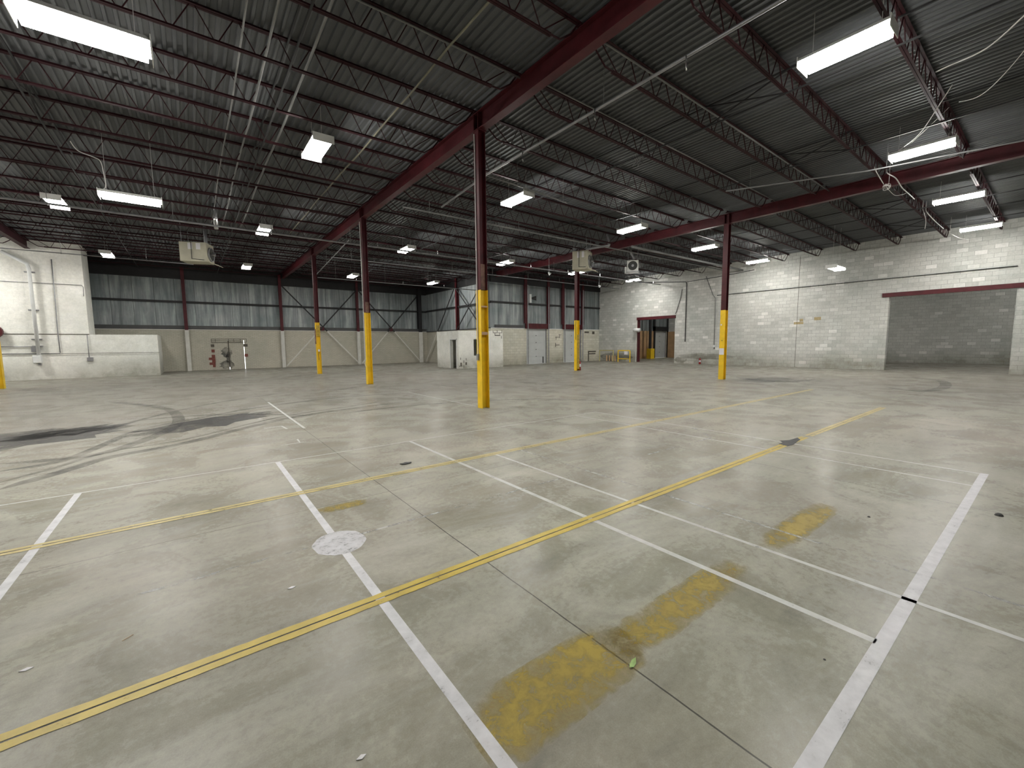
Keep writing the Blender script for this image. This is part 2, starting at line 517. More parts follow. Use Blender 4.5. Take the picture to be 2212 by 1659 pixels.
# far (north) wall: brick dado, opening for the blocked double door, liner panels
DX0, DX1, DZ = 1.17, 3.08, 2.06
dado = wall_with_holes(MB(), 'X', NW, NW + 0.3, -19.3, E1 + 0.3, 0, DADO, [(DX0, DX1, 0, DZ)])
wn = struct(dado.build('wall_north', 'brick_cream'))
struct(MB().box(-19.3, E1 + 0.3, NW + 0.1, NW + 0.3, DADO, 7.35).build('upper_liner', 'panel_x', wn))
MB().box(-19.3, E1 - 0.02, NW - 0.03, NW + 0.1, DADO + 0.06, DADO + 0.30).build('flashing', 'flash', wn)
MB().box(-19.3, E1 - 0.02, NW - 0.05, NW + 0.1, DADO, DADO + 0.05).build('sill_cap', 'offwhite', wn)
MB().box(-19.3, E1 - 0.02, NW - 0.08, NW + 0.1, 4.56, 4.68).build('girt', 'black_steel', wn)
MB().box(-19.3, E1 - 0.02, NW - 0.1, NW + 0.1, 6.12, 7.1).build('eave_shade_band', 'black_steel', wn)  # black band stands in for the unlit shade above the panels
# patches of bare brick round the double door
for (a, b_, c_, d_) in ((455, 463, 744, 749.5), (456.5, 464, 755, 761), (457, 465, 766.5, 772.5), (451, 465.5, 772.5, 777.5), (458, 466, 777.5, 783), (452.5, 466, 783, 788), (460, 466, 788, 793)):
    p = onY(a, c_, NW); q = onY(b_, d_, NW)
    MB().box(p.x, q.x, NW - 0.012, NW + 0.01, q.z, p.z).build('bare_brick_patch', 'brickred' if c_ > 750 else 'crack', wn)
for (a, b_, c_, d_) in ((526, 535, 743, 748.8), (528, 536, 764.5, 770.5)):
    p = onY(a, c_, NW); q = onY(b_, d_, NW)
    MB().box(p.x, q.x, NW - 0.012, NW + 0.01, q.z, p.z).build('bare_brick_patch', 'brickred' if c_ > 750 else 'crack', wn)
# lintel outline left in the brickwork
p = onY(456, 732, NW); q = onY(532.5, 739, NW)
mb = MB()
mb.box(p.x, q.x, NW - 0.01, NW + 0.01, p.z - 0.02, p.z + 0.01).box(p.x, q.x, NW - 0.01, NW + 0.01, q.z - 0.02, q.z + 0.01)
for t in (0.0, 0.11, 0.48, 0.63, 0.82, 1.0):
    x = p.x + (q.x - p.x) * t
    mb.box(x - 0.012, x + 0.012, NW - 0.01, NW + 0.01, q.z, p.z)
mb.build('lintel_joint', 'crack', wn)

# double door in the far wall (light shows through the gap on its right)
d1 = MB().box(DX0, (DX0 + DX1) / 2 - 0.01, NW + 0.08, NW + 0.14, 0.0, DZ)
dr = struct(d1.build('door_1', 'brick_cream'))
MB().box((DX0 + DX1) / 2 + 0.01, DX1 - 0.03, NW + 0.08, NW + 0.14, 0.0, DZ).build('door_leaf', 'brick_cream', dr)
MB().box((DX0 + DX1) / 2 - 0.03, (DX0 + DX1) / 2 + 0.03, NW + 0.06, NW + 0.09, 0.16, DZ - 0.01).build('meeting_stile', 'crack', dr)
M['soot'] = wornpaint('soot_stain', (0.07, 0.068, 0.07), 0.50, 0.25, 2.5, 0.8, opac=0.8)
for cx, cz, rx_, rz_ in ((490, 761, 0.32, 0.36), (491, 788, 0.42, 0.30), (494, 775, 0.14, 0.5)):
    c = onY(cx, cz, NW + 0.075)
    mb = MB(); k = 20
    mb.v = [(c.x + rx_ * math.cos(2 * PI * i / k) * (1 + 0.2 * math.sin(3 * i)), NW + 0.074, max(0.02, c.z + rz_ * math.sin(2 * PI * i / k) * (1 + 0.15 * math.cos(2.3 * i)))) for i in range(k)]
    mb.f = [tuple(range(k))]
    mb.build('soot_mark', 'soot', dr)

# east return wall of the far bay
we = struct(MB().box(E1, E1 + 0.3, N2 + 0.3, NW + 0.3, 0, DADO).build('wall_east', 'brick_cream_y'))
MB().box(E1 + 0.05, E1 + 0.3, N2 + 0.3, NW + 0.3, DADO, 7.35).build('upper_liner', 'panel_y', we)
MB().box(E1 - 0.08, E1 + 0.05, N2, NW, 4.58, 4.70).build('girt', 'black_steel', we)
MB().box(E1 - 0.05, E1 + 0.05, N2, NW, DADO, DADO + 0.08).build('sill_cap', 'flash', we)
MB().box(E1 - 0.1, E1 + 0.05, N2, NW, 6.15, 7.1).build('eave_shade_band', 'black_steel', we)  # same black band, painting the shade under the roof edge

# dock wall with two overhead doors
D2 = (20.86, 23.02); D3 = (24.85, 27.0)
mb = wall_with_holes(MB(), 'X', N2, N2 + 0.3, E1, 40.3, 0, DADO, [(D2[0], D2[1], 0, DADO), (D3[0], D3[1], 0, DADO), (37.8, 39.9, 0, DADO)])
wd = struct(mb.build('wall_dock', 'cream_block'))
MB().box(E1, 40.3, N2 + 0.08, N2 + 0.3, DADO, 7.35).build('upper_liner', 'panel_x', wd)
MB().box(E1, RX, N2 - 0.08, N2 + 0.08, 4.62, 4.74).build('girt', 'black_steel', wd)
MB().box(E1, RX, N2 - 0.04, N2 + 0.08, DADO, DADO + 0.05).build('sill_cap', 'white', wd)
MB().box(E1, RX, N2 - 0.1, N2 + 0.08, 6.1, 7.0).build('eave_shade_band', 'black_steel', wd)  # shade above the dock panels, put in as a black band
MB().box(E1 + 0.4, D2[0] - 0.3, N2 - 0.02, N2 + 0.08, DADO + 0.05, DADO + 0.28).build('flashing', 'flash', wd)


def sectional_door(n, x0, x1, z1, y=N2):
    mb = MB(); h = (z1 + 0.004) / 5
    for i in range(5):
        mb.box(x0 + 0.05, x1 - 0.05, y + 0.12, y + 0.17, 0.006 + i * h, 0.006 + (i + 1) * h - 0.012)
    mb.box(x0 + 0.05, x1 - 0.05, y + 0.17, y + 0.19, 0.006, z1)
    o = struct(mb.build('door_%d' % n, 'doorwhite', bevel=0.004))
    for i in range(1, 5):
        MB().box((x0 + x1) / 2 - 0.03, (x0 + x1) / 2 + 0.03, y + 0.10, y + 0.12, 0.035 + i * h - 0.03, 0.035 + i * h + 0.03).build('hinge', 'darkgrey', o)
    mb = MB()
    for x in (x0 + 0.03, x1 - 0.03): mb.box(x - 0.035, x + 0.035, y + 0.06, y + 0.12, 0.03, z1)
    mb.build('guide_track', 'galv', o)
    return o


dd = sectional_door(2, D2[0], D2[1], DADO)
MB().box(22.62, 22.72, N2 + 0.09, N2 + 0.12, 0.04, 0.55).build('lift_handle', 'darkgrey', dd)
sectional_door(3, D3[0], D3[1], DADO)
sectional_door(4, 37.8, 39.9, DADO)


def dock_frame(x0, x1):
    o = thing('dock_door_frame', ((x0 + x1) / 2, N2 - 0.1, 0), 'red steel frame above the %s overhead door' % ('left white' if x0 < 22 else 'right white'), 'door frame')
    MB().box(x0 - 0.15, x1 + 0.15, N2 - 0.14, N2 - 0.02, DADO + 0.02, DADO + 0.42).build('lintel_channel', 'red', o)
    for x in (x0 - 0.15, x1 + 0.05):
        MB().box(x - 0.12, x + 0.12, N2 - 0.16, N2 - 0.02, DADO + 0.42, 6.8).build('hanger_post', 'red', o)
    for x in (x0, x1):
        MB().tube([(x, N2 - 0.2, 0.02), (x, N2 - 0.2, 6.1)], 0.04, 8).build('track_rail', 'galv', o)
    return o


dock_frame(*D2); dock_frame(*D3)
# missing-mortar pattern and patches between the doors
mb = MB()
for (x, z, w_, h_) in ((23.9, 2.1, 0.5, 0.04), (24.0, 1.9, 0.04, 0.25), (24.3, 2.3, 0.35, 0.03), (23.95, 1.45, 0.45, 0.05), (23.92, 1.3, 0.06, 0.35), (24.4, 2.05, 0.04, 0.3)):
    MB().box(x, x + w_, N2 - 0.01, N2 + 0.01, z, z + h_).build('mortar_gap', 'crack', wd)
for (a, b_, c_, d_) in ((1262.5, 1272, 716, 719.5), (1279, 1284, 716, 722), (1270, 1287, 758, 760.5), (1272, 1286, 763, 765), (1270, 1272, 760, 782)):
    p = onY(a, c_, N2); q = onY(b_, d_, N2)
    MB().box(p.x, q.x, N2 - 0.012, N2 + 0.01, max(0.01, q.z), p.z).build('mortar_gap', 'crack', wd)

# block wall on the right with two openings
OA = (18.03, 21.40, 3.45); OB = (1.45, 5.76, 3.84)
mb = wall_with_holes(MB(), 'Y', RX, RX + 0.3, -14, N2, 0, 7.35, [(OA[0], OA[1], 0, OA[2]), (OB[0], OB[1], 0, OB[2])])
wr = struct(mb.build('wall_right', 'block'))
MB().box(RX - 0.06, RX + 0.02, 1.0, 6.04, 3.84, 4.05).build('opening_lintel', 'red', wr)
MB().box(RX - 0.06, RX + 0.25, OA[0] - 0.05, OA[1] + 0.05, 3.42, 3.64).build('opening_lintel', 'red', wr)
MB().box(RX - 0.02, RX + 0.32, OA[1] - 0.04, OA[1], 0, 3.42).build('opening_jamb', 'red', wr)
for (y0, y1, z0, z1) in ((9.62, 9.80, 2.76, 2.92), (8.72, 9.06, 2.80, 2.98), (9.6, 10.1, 2.6, 2.74)):
    MB().box(RX - 0.008, RX + 0.01, y0, y1, z0, z1).build('tan_patch', 'patchtan', wr)
MB().box(RX - 0.01, RX + 0.01, 9.93, 9.945, 0, 6.6).build('control_joint', 'crack', wr)

M['olive'] = wornpaint('olive_damp_stain', (0.13, 0.115, 0.06), 0.47, 0.28, 1.6, 0.8, (1, 1, 2.2), 0, 0.5)
for y0, y1, z0, z1 in ((13.6, 17.6, 0.35, 0.78), (18.0, 17.0, 0.05, 0.5), (21.9, 25.3, 0.02, 0.75)):
    mb = MB(); k = 18
    mb.v = [(RX - 0.006, (y0 + y1) / 2 + (y1 - y0) / 2 * math.cos(2 * PI * i / k) * (1 + 0.1 * math.sin(2.2 * i)), (z0 + z1) / 2 + (z1 - z0) / 2 * math.sin(2 * PI * i / k) * (1 + 0.12 * math.cos(3.1 * i))) for i in range(k)]
    mb.f = [tuple(range(k))]
    mb.build('damp_stain', 'olive', wr)

# annex behind the block wall
struct(MB().box(40, 40.3, -14, N2 + 0.3, 0, 7.35).build('wall_annex', 'block'))
# walls behind and left of the camera
struct(MB().box(-19.3, 40.3, -14.3, -14, 0, 7.35).build('wall_south', 'block_x'))
struct(MB().box(-19.6, -19.3, -14, 36.3, 0, 7.35).build('wall_west', 'block'))

# white painted block wing in the far left corner
BY = 32.1
wb = struct(MB().box(-19.3, -4.34, BY, 33.9, 0, 7.1).build('wall_left', 'white_block'))
struct(MB().box(-4.34, -1.52, BY, NW, 0, 2.34).build('wall_left_low', 'white_block'))
bpy.data.objects['wall_left_low']['kind'] = 'structure'
MB().box(-19.3, -4.34, BY - 0.015, BY + 0.01, 2.33, 2.37).build('ledge_shadow_joint', 'crack', wb)

# ------------------------------------------------------------------ office box
of = thing('block_office', (15.7, 24.0, 0), 'small white block room with an open doorway in front of the dock wall', 'office room')
mb = wall_with_holes(MB(), 'Y', 13.9, 14.1, 24.2, 27.0, 0, 2.5, [(24.30, 25.08, 0, 1.91)])
mb = wall_with_holes(mb, 'X', 24.0, 24.2, 13.9, E1 - 0.01, 0, 2.5, [(15.07, 16.0, 0.84, 1.93)])
mb.box(14.1, E1 - 0.01, 26.8, 27.0, 0, 2.5)
mb.box(E1 - 0.2, E1 - 0.01, 24.2, 25.45, 0, 2.5)
mb.box(14.1, E1 - 0.2, 24.2, 26.8, 2.38, 2.49)
mb.build('block_walls', 'white_block', of)
mb = MB()
mb.box(13.88, 13.9, 24.22, 24.30, 0, 1.97).box(13.88, 13.9, 25.08, 25.16, 0, 1.97).box(13.88, 13.9, 24.22, 25.16, 1.91, 1.97)
mb.build('doorway_trim', 'white', of)
mb = MB()
def crk(pts):
    for (a, b_), (c_, d_) in zip(pts, pts[1:]):
        p = onY(a, b_, 24.0); q = onY(c_, d_, 24.0)
        MB().box(min(p.x, q.x) - 0.015, max(p.x, q.x) + 0.015, 23.99, 24.01, min(p.z, q.z) - 0.015, max(p.z, q.z) + 0.015).build('mortar_gap', 'crack', of)
crk([(1065, 715), (1065, 719)]); crk([(1065, 719), (1074, 719)]); crk([(1074, 714), (1074, 719)]); crk([(1076, 719), (1083, 719)]); crk([(1084, 714), (1084, 719)])
crk([(1069, 719), (1069, 724)]); crk([(1069, 724), (1080, 725)]); crk([(1079, 719), (1079, 725)]); crk([(1083, 726), (1083, 731)])
crk([(995, 773), (995, 777)]); crk([(1007, 774), (1007, 778)]); crk([(1002, 779), (1002, 784)]); crk([(1008, 783), (1006, 788)]); crk([(995, 784), (997, 790)]); crk([(992, 791), (998, 791)]); crk([(1002, 790), (1002, 794)])

# ------------------------------------------------------------------ steel frame
def wshape(mb, x, y, z0, z1, a, ax='x', tf=0.014, tw=0.010):
    h = a / 2
    if ax == 'x':
        mb.box(x - h, x - h + tf, y - h, y + h, z0, z1).box(x + h - tf, x + h, y - h, y + h, z0, z1).box(x - h + tf, x + h - tf, y - tw / 2, y + tw / 2, z0, z1)
    else:
        mb.box(x - h, x + h, y - h, y - h + tf, z0, z1).box(x - h, x + h, y + h - tf, y + h, z0, z1).box(x - tw / 2, x + tw / 2, y - h + tf, y + h - tf, z0, z1)
    return mb


GB = {GX[0]: 6.63, GX[1]: 6.63, GX[2]: 6.44}
COLS = [(GX[1], GY[0], 'yellow based red column with wood blocks, nearest one in the middle of the hall'),
        (GX[1], GY[1], 'yellow based red column, second along the left girder with a cable on its flange'),
        (GX[1], GY[2], 'yellow based red column, farthest along the left girder by the braced wall'),
        (GX[2], GY[0], 'yellow based red column with a white notice, in front of the right block wall'),
        (GX[2], GY[1], 'yellow based red column with a red extinguisher at its foot'),
        (GX[0], 26.05, 'yellow column foot cut by the left edge of the photo')]
cols = []
for i, (x, y, lb) in enumerate(COLS):
    t = thing('steel_column', (x, y, 0), lb, 'column', 'yellow based steel columns')
    zt = GB[x]; s = 0.205
    wshape(MB(), x, y, 2.92, zt, s).build('shaft', 'red', t, 0.003)
    wshape(MB(), x, y, 0.0, 2.92, s + 0.012).build('yellow_base', 'yellow', t, 0.003)
    MB().box(x - 0.13, x + 0.13, y - 0.13, y + 0.13, zt - 0.016, zt - 0.001).build('cap_plate', 'red', t)
    cols.append(t)
c = cols[0]; x, y = GX[1], GY[0]
MB().box(x - 0.085, x + 0.085, y - 0.03, y - 0.006, 2.93, 3.55).build('bare_web_patch', 'brown', c)
MB().box(x - 0.088, x + 0.088, y - 0.10, y - 0.008, 2.50, 2.535).build('wood_block', 'wood', c)
MB().box(x - 0.088, x + 0.088, y - 0.10, y - 0.008, 1.83, 1.90).build('wood_block', 'wood', c)
k = MB().tube([(x - 0.13, y + 0.03, 6.55), (x - 0.12, y + 0.03, 6.3), (x - 0.125, y + 0.03, 1.35)], 0.013, 8).build('cable_conduit', 'cable', c)
MB().box(x - 0.155, x - 0.108, y - 0.005, y + 0.065, 1.20, 1.36).build('outlet_box', 'galv', c, 0.004)
c = cols[1]; x, y = GX[1], GY[1]
MB().tube([(x - 0.13, y + 0.02, 6.5), (x - 0.125, y + 0.02, 2.9), (x - 0.125, y + 0.03, 1.0)], 0.02, 8).build('cable_conduit', 'cable', c)
MB().box(x - 0.085, x + 0.085, y - 0.03, y - 0.006, 2.93, 3.35).build('bare_web_patch', 'brown', c)
MB().tube([(x - 0.125, y + 0.02, 1.0), (x - 0.17, y, 0.85), (x - 0.14, y - 0.03, 0.72)], 0.012, 6).build('loose_cable', 'cable', c)
c = cols[2]; x, y = GX[1], GY[2]
MB().box(x - 0.09, x + 0.09, y - 0.112, y - 0.09, 2.15, 2.75).build('timber_board', 'yellow_worn', c)
MB().box(x - 0.15, x - 0.11, y - 0.1, y + 0.02, 1.7, 2.55).build('switch_strip', 'brown', c)
MB().box(x - 0.05, x + 0.05, y - 0.125, y - 0.111, 1.28, 1.40).build('white_card', 'paper', c)
MB().tube([(x, y - 0.12, 1.28), (x - 0.05, y - 0.12, 1.1), (x - 0.02, y - 0.12, 0.8)], 0.012, 6).build('loose_cable', 'darkgrey', c)
c = cols[3]; x, y = GX[2], GY[0]
n_ = MB().box(x - 0.118, x - 0.112, y - 0.10, y + 0.10, 1.05, 1.32).build('paper_notice', 'paper', c)
tag(n_, 'white paper notice taped to the yellow base')
MB().box(x - 0.118, x - 0.112, y + 0.03, y + 0.075, 2.28, 2.34).build('small_sticker', 'paper', c)
MB().disc((x - 0.112, y + 0.0, 1.65), 0.025, (1, 0, 0), 0.01, 12).build('bolt_hole', 'yellow_worn', c)
# boarded lower part of the column with the extinguisher
c = cols[4]; x, y = GX[2], GY[1]
MB().box(x - 0.09, x + 0.09, y - 0.13, y - 0.095, 0.1, 2.1).build('timber_board', 'yellow_worn', c)
MB().tube([(x - 0.12, y - 0.03, 2.9), (x - 0.12, y - 0.03, 1.8)], 0.014, 6).build('cable_conduit', 'darkgrey', c)


def girder(xc, y0, y1, lb):
    zb = GB[xc]; zt = zb + 0.40
    mb = MB()
    mb.box(xc - 0.10, xc + 0.10, y0, y1, zb, zb + 0.018).box(xc - 0.10, xc + 0.10, y0, y1, zt - 0.018, zt).box(xc - 0.006, xc + 0.006, y0, y1, zb + 0.018, zt - 0.018)
    t = thing('roof_girder', (xc, (y0 + y1) / 2, zb), lb, 'beam', 'red roof girders')
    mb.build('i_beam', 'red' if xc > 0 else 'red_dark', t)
    for yy in GY:
        if y0 < yy < y1:
            MB().box(xc - 0.10, xc + 0.10, yy - 0.10, yy - 0.085, zb + 0.018, zt - 0.018).box(xc - 0.10, xc + 0.10, yy + 0.085, yy + 0.10, zb + 0.018, zt - 0.018).build('stiffener_plate', 'red', t)
    return t


girder(GX[0], -13.9, BY - 0.02, 'dark roof girder above the white painted block wall at far left')
girder(GX[1], -13.9, NW - 0.12, 'long red roof girder over the nearest three middle columns')
girder(GX[2], -13.9, N2 - 0.12, 'red roof girder on the column with the white notice, running out at right')

# open-web joists -------------------------------------------------------
JD = 0.50


def joist_parts(L, root_end=True):
    """local: runs +X from 0..L, top chord top at z=0"""
    top = MB(); bot = MB(); web = MB()
    for s in (-1, 1):
        top.box(0.0, L, s * 0.028 - 0.022, s * 0.028 + 0.022, -0.055, -0.048)
        top.box(0.0, L, s * 0.006 - 0.003, s * 0.006 + 0.003, -0.055, 0.0)
        bot.box(0.75, L - 0.75, s * 0.022 - 0.018, s * 0.022 + 0.018, -JD - 0.006, -JD)
        bot.box(0.75, L - 0.75, s * 0.006 - 0.003, s * 0.006 + 0.003, -JD, -JD + 0.04)
    bot.tube([(0.80, 0, -JD + 0.01), (0.55, 0, -JD + 0.02), (0.30, 0, -0.30), (0.12, 0, -0.06)], 0.017, 6)
    bot.tube([(L - 0.80, 0, -JD + 0.01), (L - 0.55, 0, -JD + 0.02), (L - 0.30, 0, -0.30), (L - 0.12, 0, -0.06)], 0.017, 6)
    n = round((L - 1.3) / 0.6); st = (L - 1.3) / n
    pts = [(0.35, 0, -0.04)]
    for i in range(n):
        xb = 0.65 + st * i + st * 0.5
        pts += [(xb - 0.03, 0, -JD + 0.02), (xb + 0.03, 0, -JD + 0.02)]
        xt = 0.65 + st * (i + 1)
        if i < n - 1: pts += [(xt - 0.03, 0, -0.04), (xt + 0.03, 0, -0.04)]
    pts.append((L - 0.35, 0, -0.04))
    web.tube(pts, 0.011, 5)
    for e in (0.0, L - 0.1): top.box(e, e + 0.1, -0.05, 0.05, -0.08, -0.055)
    return top, bot, web


ORD = ['first', 'second', 'third', 'fourth', 'fifth', 'sixth', 'seventh', 'eighth', 'ninth', 'tenth', 'eleventh', 'twelfth', 'thirteenth',
       'fourteenth', 'fifteenth', 'sixteenth', 'seventeenth', 'eighteenth', 'nineteenth', 'twentieth', 'twenty first', 'twenty second', 'twenty third', 'twenty fourth']


def joist_bay(x0, x1, ylist, bayname, slope, far):
    L = x1 - x0
    tp, bt, wb_ = joist_parts(L)
    z = deck_z(x0) - 0.004
    root = thing('roof_joist', (0, 0, 0), None, 'joist', 'open web roof joists, ' + bayname)
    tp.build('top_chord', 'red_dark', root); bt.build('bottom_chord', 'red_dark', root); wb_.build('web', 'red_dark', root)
    for i, yy in enumerate(sorted(ylist, reverse=True)):
        o = root if i == 0 else copy_tree(root)
        o.location = (x0, yy, z)
        o.rotation_euler = (0, slope, 0)
        o['label'] = 'roof joist %s, %s from the %s' % (bayname, ORD[i], far)
        o['category'] = 'joist'


SP = 1.706
YS = [GY[0] + 0.06 + SP * k for k in range(-7, 16)]
joist_bay(GX[1] + 0.02, GX[2] - 0.35, [y for y in YS if y < 35.9], 'between the two long red girders', 0.0105, 'far wall')
joist_bay(GX[0] + 0.02, GX[1] - 0.02, [y for y in YS if y < 35.9 and y > 0], 'left of the long middle girder', 0.0, 'far wall')
joist_bay(GX[2] + 0.02, RX - 0.02, [y for y in YS if y < 25.2 and y > -2], 'between the right girder and the block wall', 0.0105, 'dock wall')
joist_bay(-18.6, GX[0] - 0.02, [y for y in YS if y < 32.0 and y > 12], 'in the far left bay', 0.0, 'white block wall')

# bridging lines
def bridging(x, y0, y1, lb):
    mb = MB(); zt = deck_z(x) - 0.07; zb = deck_z(x) - JD - 0.02
    mb.bar((x, y0, zt), (x, y1, zt), 0.03, 0.03).bar((x, y0, zb), (x, y1, zb), 0.03, 0.03)
    ys = [y for y in YS if y0 - 0.1 < y < y1 + 0.1]
    for a, b_ in zip(ys, ys[1:]):
        if (int(round((a - GY[0]) / SP)) % 5) == 2:
            mb.bar((x + 0.01, a, zt), (x + 0.01, b_, zb), 0.025, 0.025).bar((x - 0.02, a, zb), (x - 0.02, b_, zt), 0.025, 0.025)
    return tag(mb.build('joist_bridging', 'black_steel'), lb, 'steel bracing', 'bridging bars under the roof deck')


bridging(1.75, 0, 35.5, 'dark bridging bar crossing the left joists nearer the middle girder')
bridging(-2.3, 4, 35.5, 'dark bridging bar crossing the left joists above the low white wall')
bridging(9.85, -2, 35.5, 'dark bridging bar between the two red girders, the one nearer the middle girder')
bridging(13.9, -2, 35.5, 'dark bridging bar between the two red girders, the one nearer the right girder')
bridging(21.8, -2, 25.2, 'dark bridging bar right of the right girder, the one nearer the girder')
bridging(25.6, -2, 25.2, 'dark bridging bar right of the right girder, the one nearer the block wall')

# wall columns on the far wall and the return wall
WC = [(-0.16, 'slim red wall column left of the sooty double door'), (5.55, 'red wall column right of the sooty double door'),
      (11.2, 'red wall column between the two cross braced bays'), (16.75, 'dark corner column at the right end of the far wall')]
for x, lb in WC:
    t = thing('wall_column', (x, NW - 0.12, 0), lb, 'column', 'columns on the far wall')
    a = 0.19 if x != WC[3][0] else 0.34
    wshape(MB(), x, NW - 0.13, DADO, 6.9, a, 'y').build('red_shaft', 'red' if x != WC[3][0] else 'black_steel', t)
    wshape(MB(), x, NW - 0.13, 0.0, DADO, a + 0.03, 'y').build('white_base', 'offwhite', t)
for y, z0, lb in ((30.1, 2.3, 'red wall column rising behind the white block office'), (25.9, 2.3, 'red corner column rising over the white block office')):
    t = thing('wall_column', (E1 - 0.13, y, 0), lb, 'column', 'columns on the return wall')
    wshape(MB(), E1 - 0.13, y, DADO, 6.9, 0.2, 'x').build('red_shaft', 'red', t)
    wshape(MB(), E1 - 0.13, y, 2.51 if y < 27 else 0.0, DADO, 0.21, 'x').build('white_base', 'offwhite', t)


def brace(a, b_, cpt, dark_above, lb):
    """diagonal angle a->b; the part under the dado line is painted"""
    a = Vector(a); b_ = Vector(b_)
    if a.z < b_.z: a, b_ = b_, a
    t = thing('diagonal_brace', tuple((a + b_) / 2), lb, 'brace', 'diagonal braces on the far walls')
    k = (a.z - dark_above) / (a.z - b_.z)
    m_ = a + (b_ - a) * k
    MB().bar(a, m_, 0.03, 0.09).build('dark_length', 'black_steel', t)
    MB().bar(m_, b_, 0.03, 0.09).build('painted_length', 'offwhite', t)
    if cpt: MB().bar((cpt[0] - 0.15, cpt[1], cpt[2]), (cpt[0] + 0.15, cpt[1], cpt[2]), 0.02, 0.3).build('gusset_plate', 'red', t)


yb = NW - 0.28
brace((5.65, yb, 6.1), (11.15, yb, 0.1), (8.35, yb - 0.02, 2.95), 2.75, 'diagonal brace falling rightward in the first braced bay, gusset at its middle')
brace((11.1, yb - 0.05, 6.1), (5.7, yb - 0.05, 0.1), None, 2.75, 'diagonal brace rising rightward in the first braced bay')
brace((11.3, yb, 6.1), (16.65, yb, 0.1), (13.95, yb - 0.02, 2.95), 2.75, 'diagonal brace falling rightward in the second braced bay, gusset at its middle')
brace((16.6, yb - 0.05, 6.1), (11.35, yb - 0.05, 0.1), None, 2.75, 'diagonal brace rising rightward in the second braced bay')
xb = E1 - 0.3
brace((xb, 30.2, 6.1), (xb, 35.7, 0.03), None, 2.75, 'diagonal brace on the return wall meeting the dark corner column')
brace((xb, 30.0, 6.1), (xb, 26.2, 2.8), None, 2.4, 'diagonal brace above the white office falling to the corner')
brace((xb - 0.05, 26.0, 6.1), (xb - 0.05, 29.8, 2.8), None, 2.4, 'diagonal brace above the white office rising to the corner column')


# ------------------------------------------------------------------ lights
def fixture_proto():
    root = thing('high_bay_light', (0, 0, 0), None, 'ceiling light', 'fluorescent high bay lights')
    mb = MB()                                         # housing: runs along local Y
    mb.v = [(-0.22, -0.60, 0.03), (0.22, -0.60, 0.03), (0.22, 0.60, 0.03), (-0.22, 0.60, 0.03),
            (-0.17, -0.60, 0.10), (0.17, -0.60, 0.10), (0.17, 0.60, 0.10), (-0.17, 0.60, 0.10)]
    mb.f = [(4, 5, 6, 7), (0, 1, 5, 4), (1, 2, 6, 5), (2, 3, 7, 6), (3, 0, 4, 7)]
    mb.build('housing', 'lamp_body', root)
    MB().box(-0.18, 0.18, -0.555, 0.555, -0.05, 0.028).build('lens', 'lamp', root)
    for s in (-1, 1):
        MB().box(-0.23, 0.23, s * 0.60 - 0.006, s * 0.60 + 0.006, -0.07, 0.105).build('end_plate', 'lamp_body', root)
    return root


def add_wires(o, x, y, z, ax, ztop):
    for s in (-0.45, 0.45):
        p = (x + (s if ax == 'X' else 0), y + (0 if ax == 'X' else s))
        mb = MB().tube([(p[0] - x, p[1] - y, 0.10), (p[0] - x, p[1] - y, ztop - z)], 0.004, 5)
        if ax == 'X':
            mb.v = [(v[1], -v[0], v[2]) for v in mb.v]
        me_o = mb.build('hanger_wire', 'cable', o)


proto = fixture_proto()
proto['_o'] = (0, 0, 0)
FX = []
zl = 6.27
xs = (2.66, 8.75, 14.80, 20.70, 26.80)
FX += [(-0.75, 7.34, 5.35, 'X', 'huge bright white light at the top left corner of the photo')]
FX += [(-0.95, 14.60, 5.35, 'X', 'long bright light on the low left, hanging from a curved white cord')]
FX += [(2.70, 11.10, 6.27, 'Y', 'bright light hanging alone under the left joists, second largest at left')]
for i, (x, lb) in enumerate(zip(xs[1:], ('bright light just right of the nearest middle column', 'bright light above the fan heaters, left of the right girder',
                                          'bright light immediately left of the column with the white notice', 'bright light immediately right of the column with the white notice'))):
    FX.append((x, 11.12 + 0.04 * i, zl, 'Y', lb))
FX.append((onZ(1805, 579, 5.0).x, onZ(1805, 579, 5.0).y, 5.0, 'X', 'single bright light low against the right block wall'))
for x, lb in zip(xs[1:], ('largest light at the upper right', 'light below the upper right light, with cables drooping to it', 'upper one of the two lights at the far right edge over the wide opening', 'lowest light at the far right, directly over the wide opening')):
    FX.append((x - 0.05, 2.48, zl, 'Y', lb))
for x, lb in zip((-3.15,) + xs, ('bright light crossed by the long pipe at the far left', 'bright light crossed by the long pipe above the beige heater on the left', 'bright light crossed by the pipe between the first and second middle columns',
                                  'bright light crossed by the pipe right of the nearest column', 'bright light crossed by the pipe beside the column with the extinguisher', 'bright light crossed by the pipe below the small fan heater')):
    FX.append((x, 19.95, zl, 'Y', lb))
for x, lb in zip((-3.05, 2.92, 9.0, 14.95), ('distant light over the white painted wing', 'distant light above the sooty double door', 'distant light left of the second middle column', 'distant light in front of the dark corner')):
    FX.append((x, 29.4, zl, 'Y', lb))
FX.append((-8.7, 29.6, 5.6, 'X', 'unseen light added past the left edge to brighten the white wall'))  # added fixture out of view, there to brighten the white wall
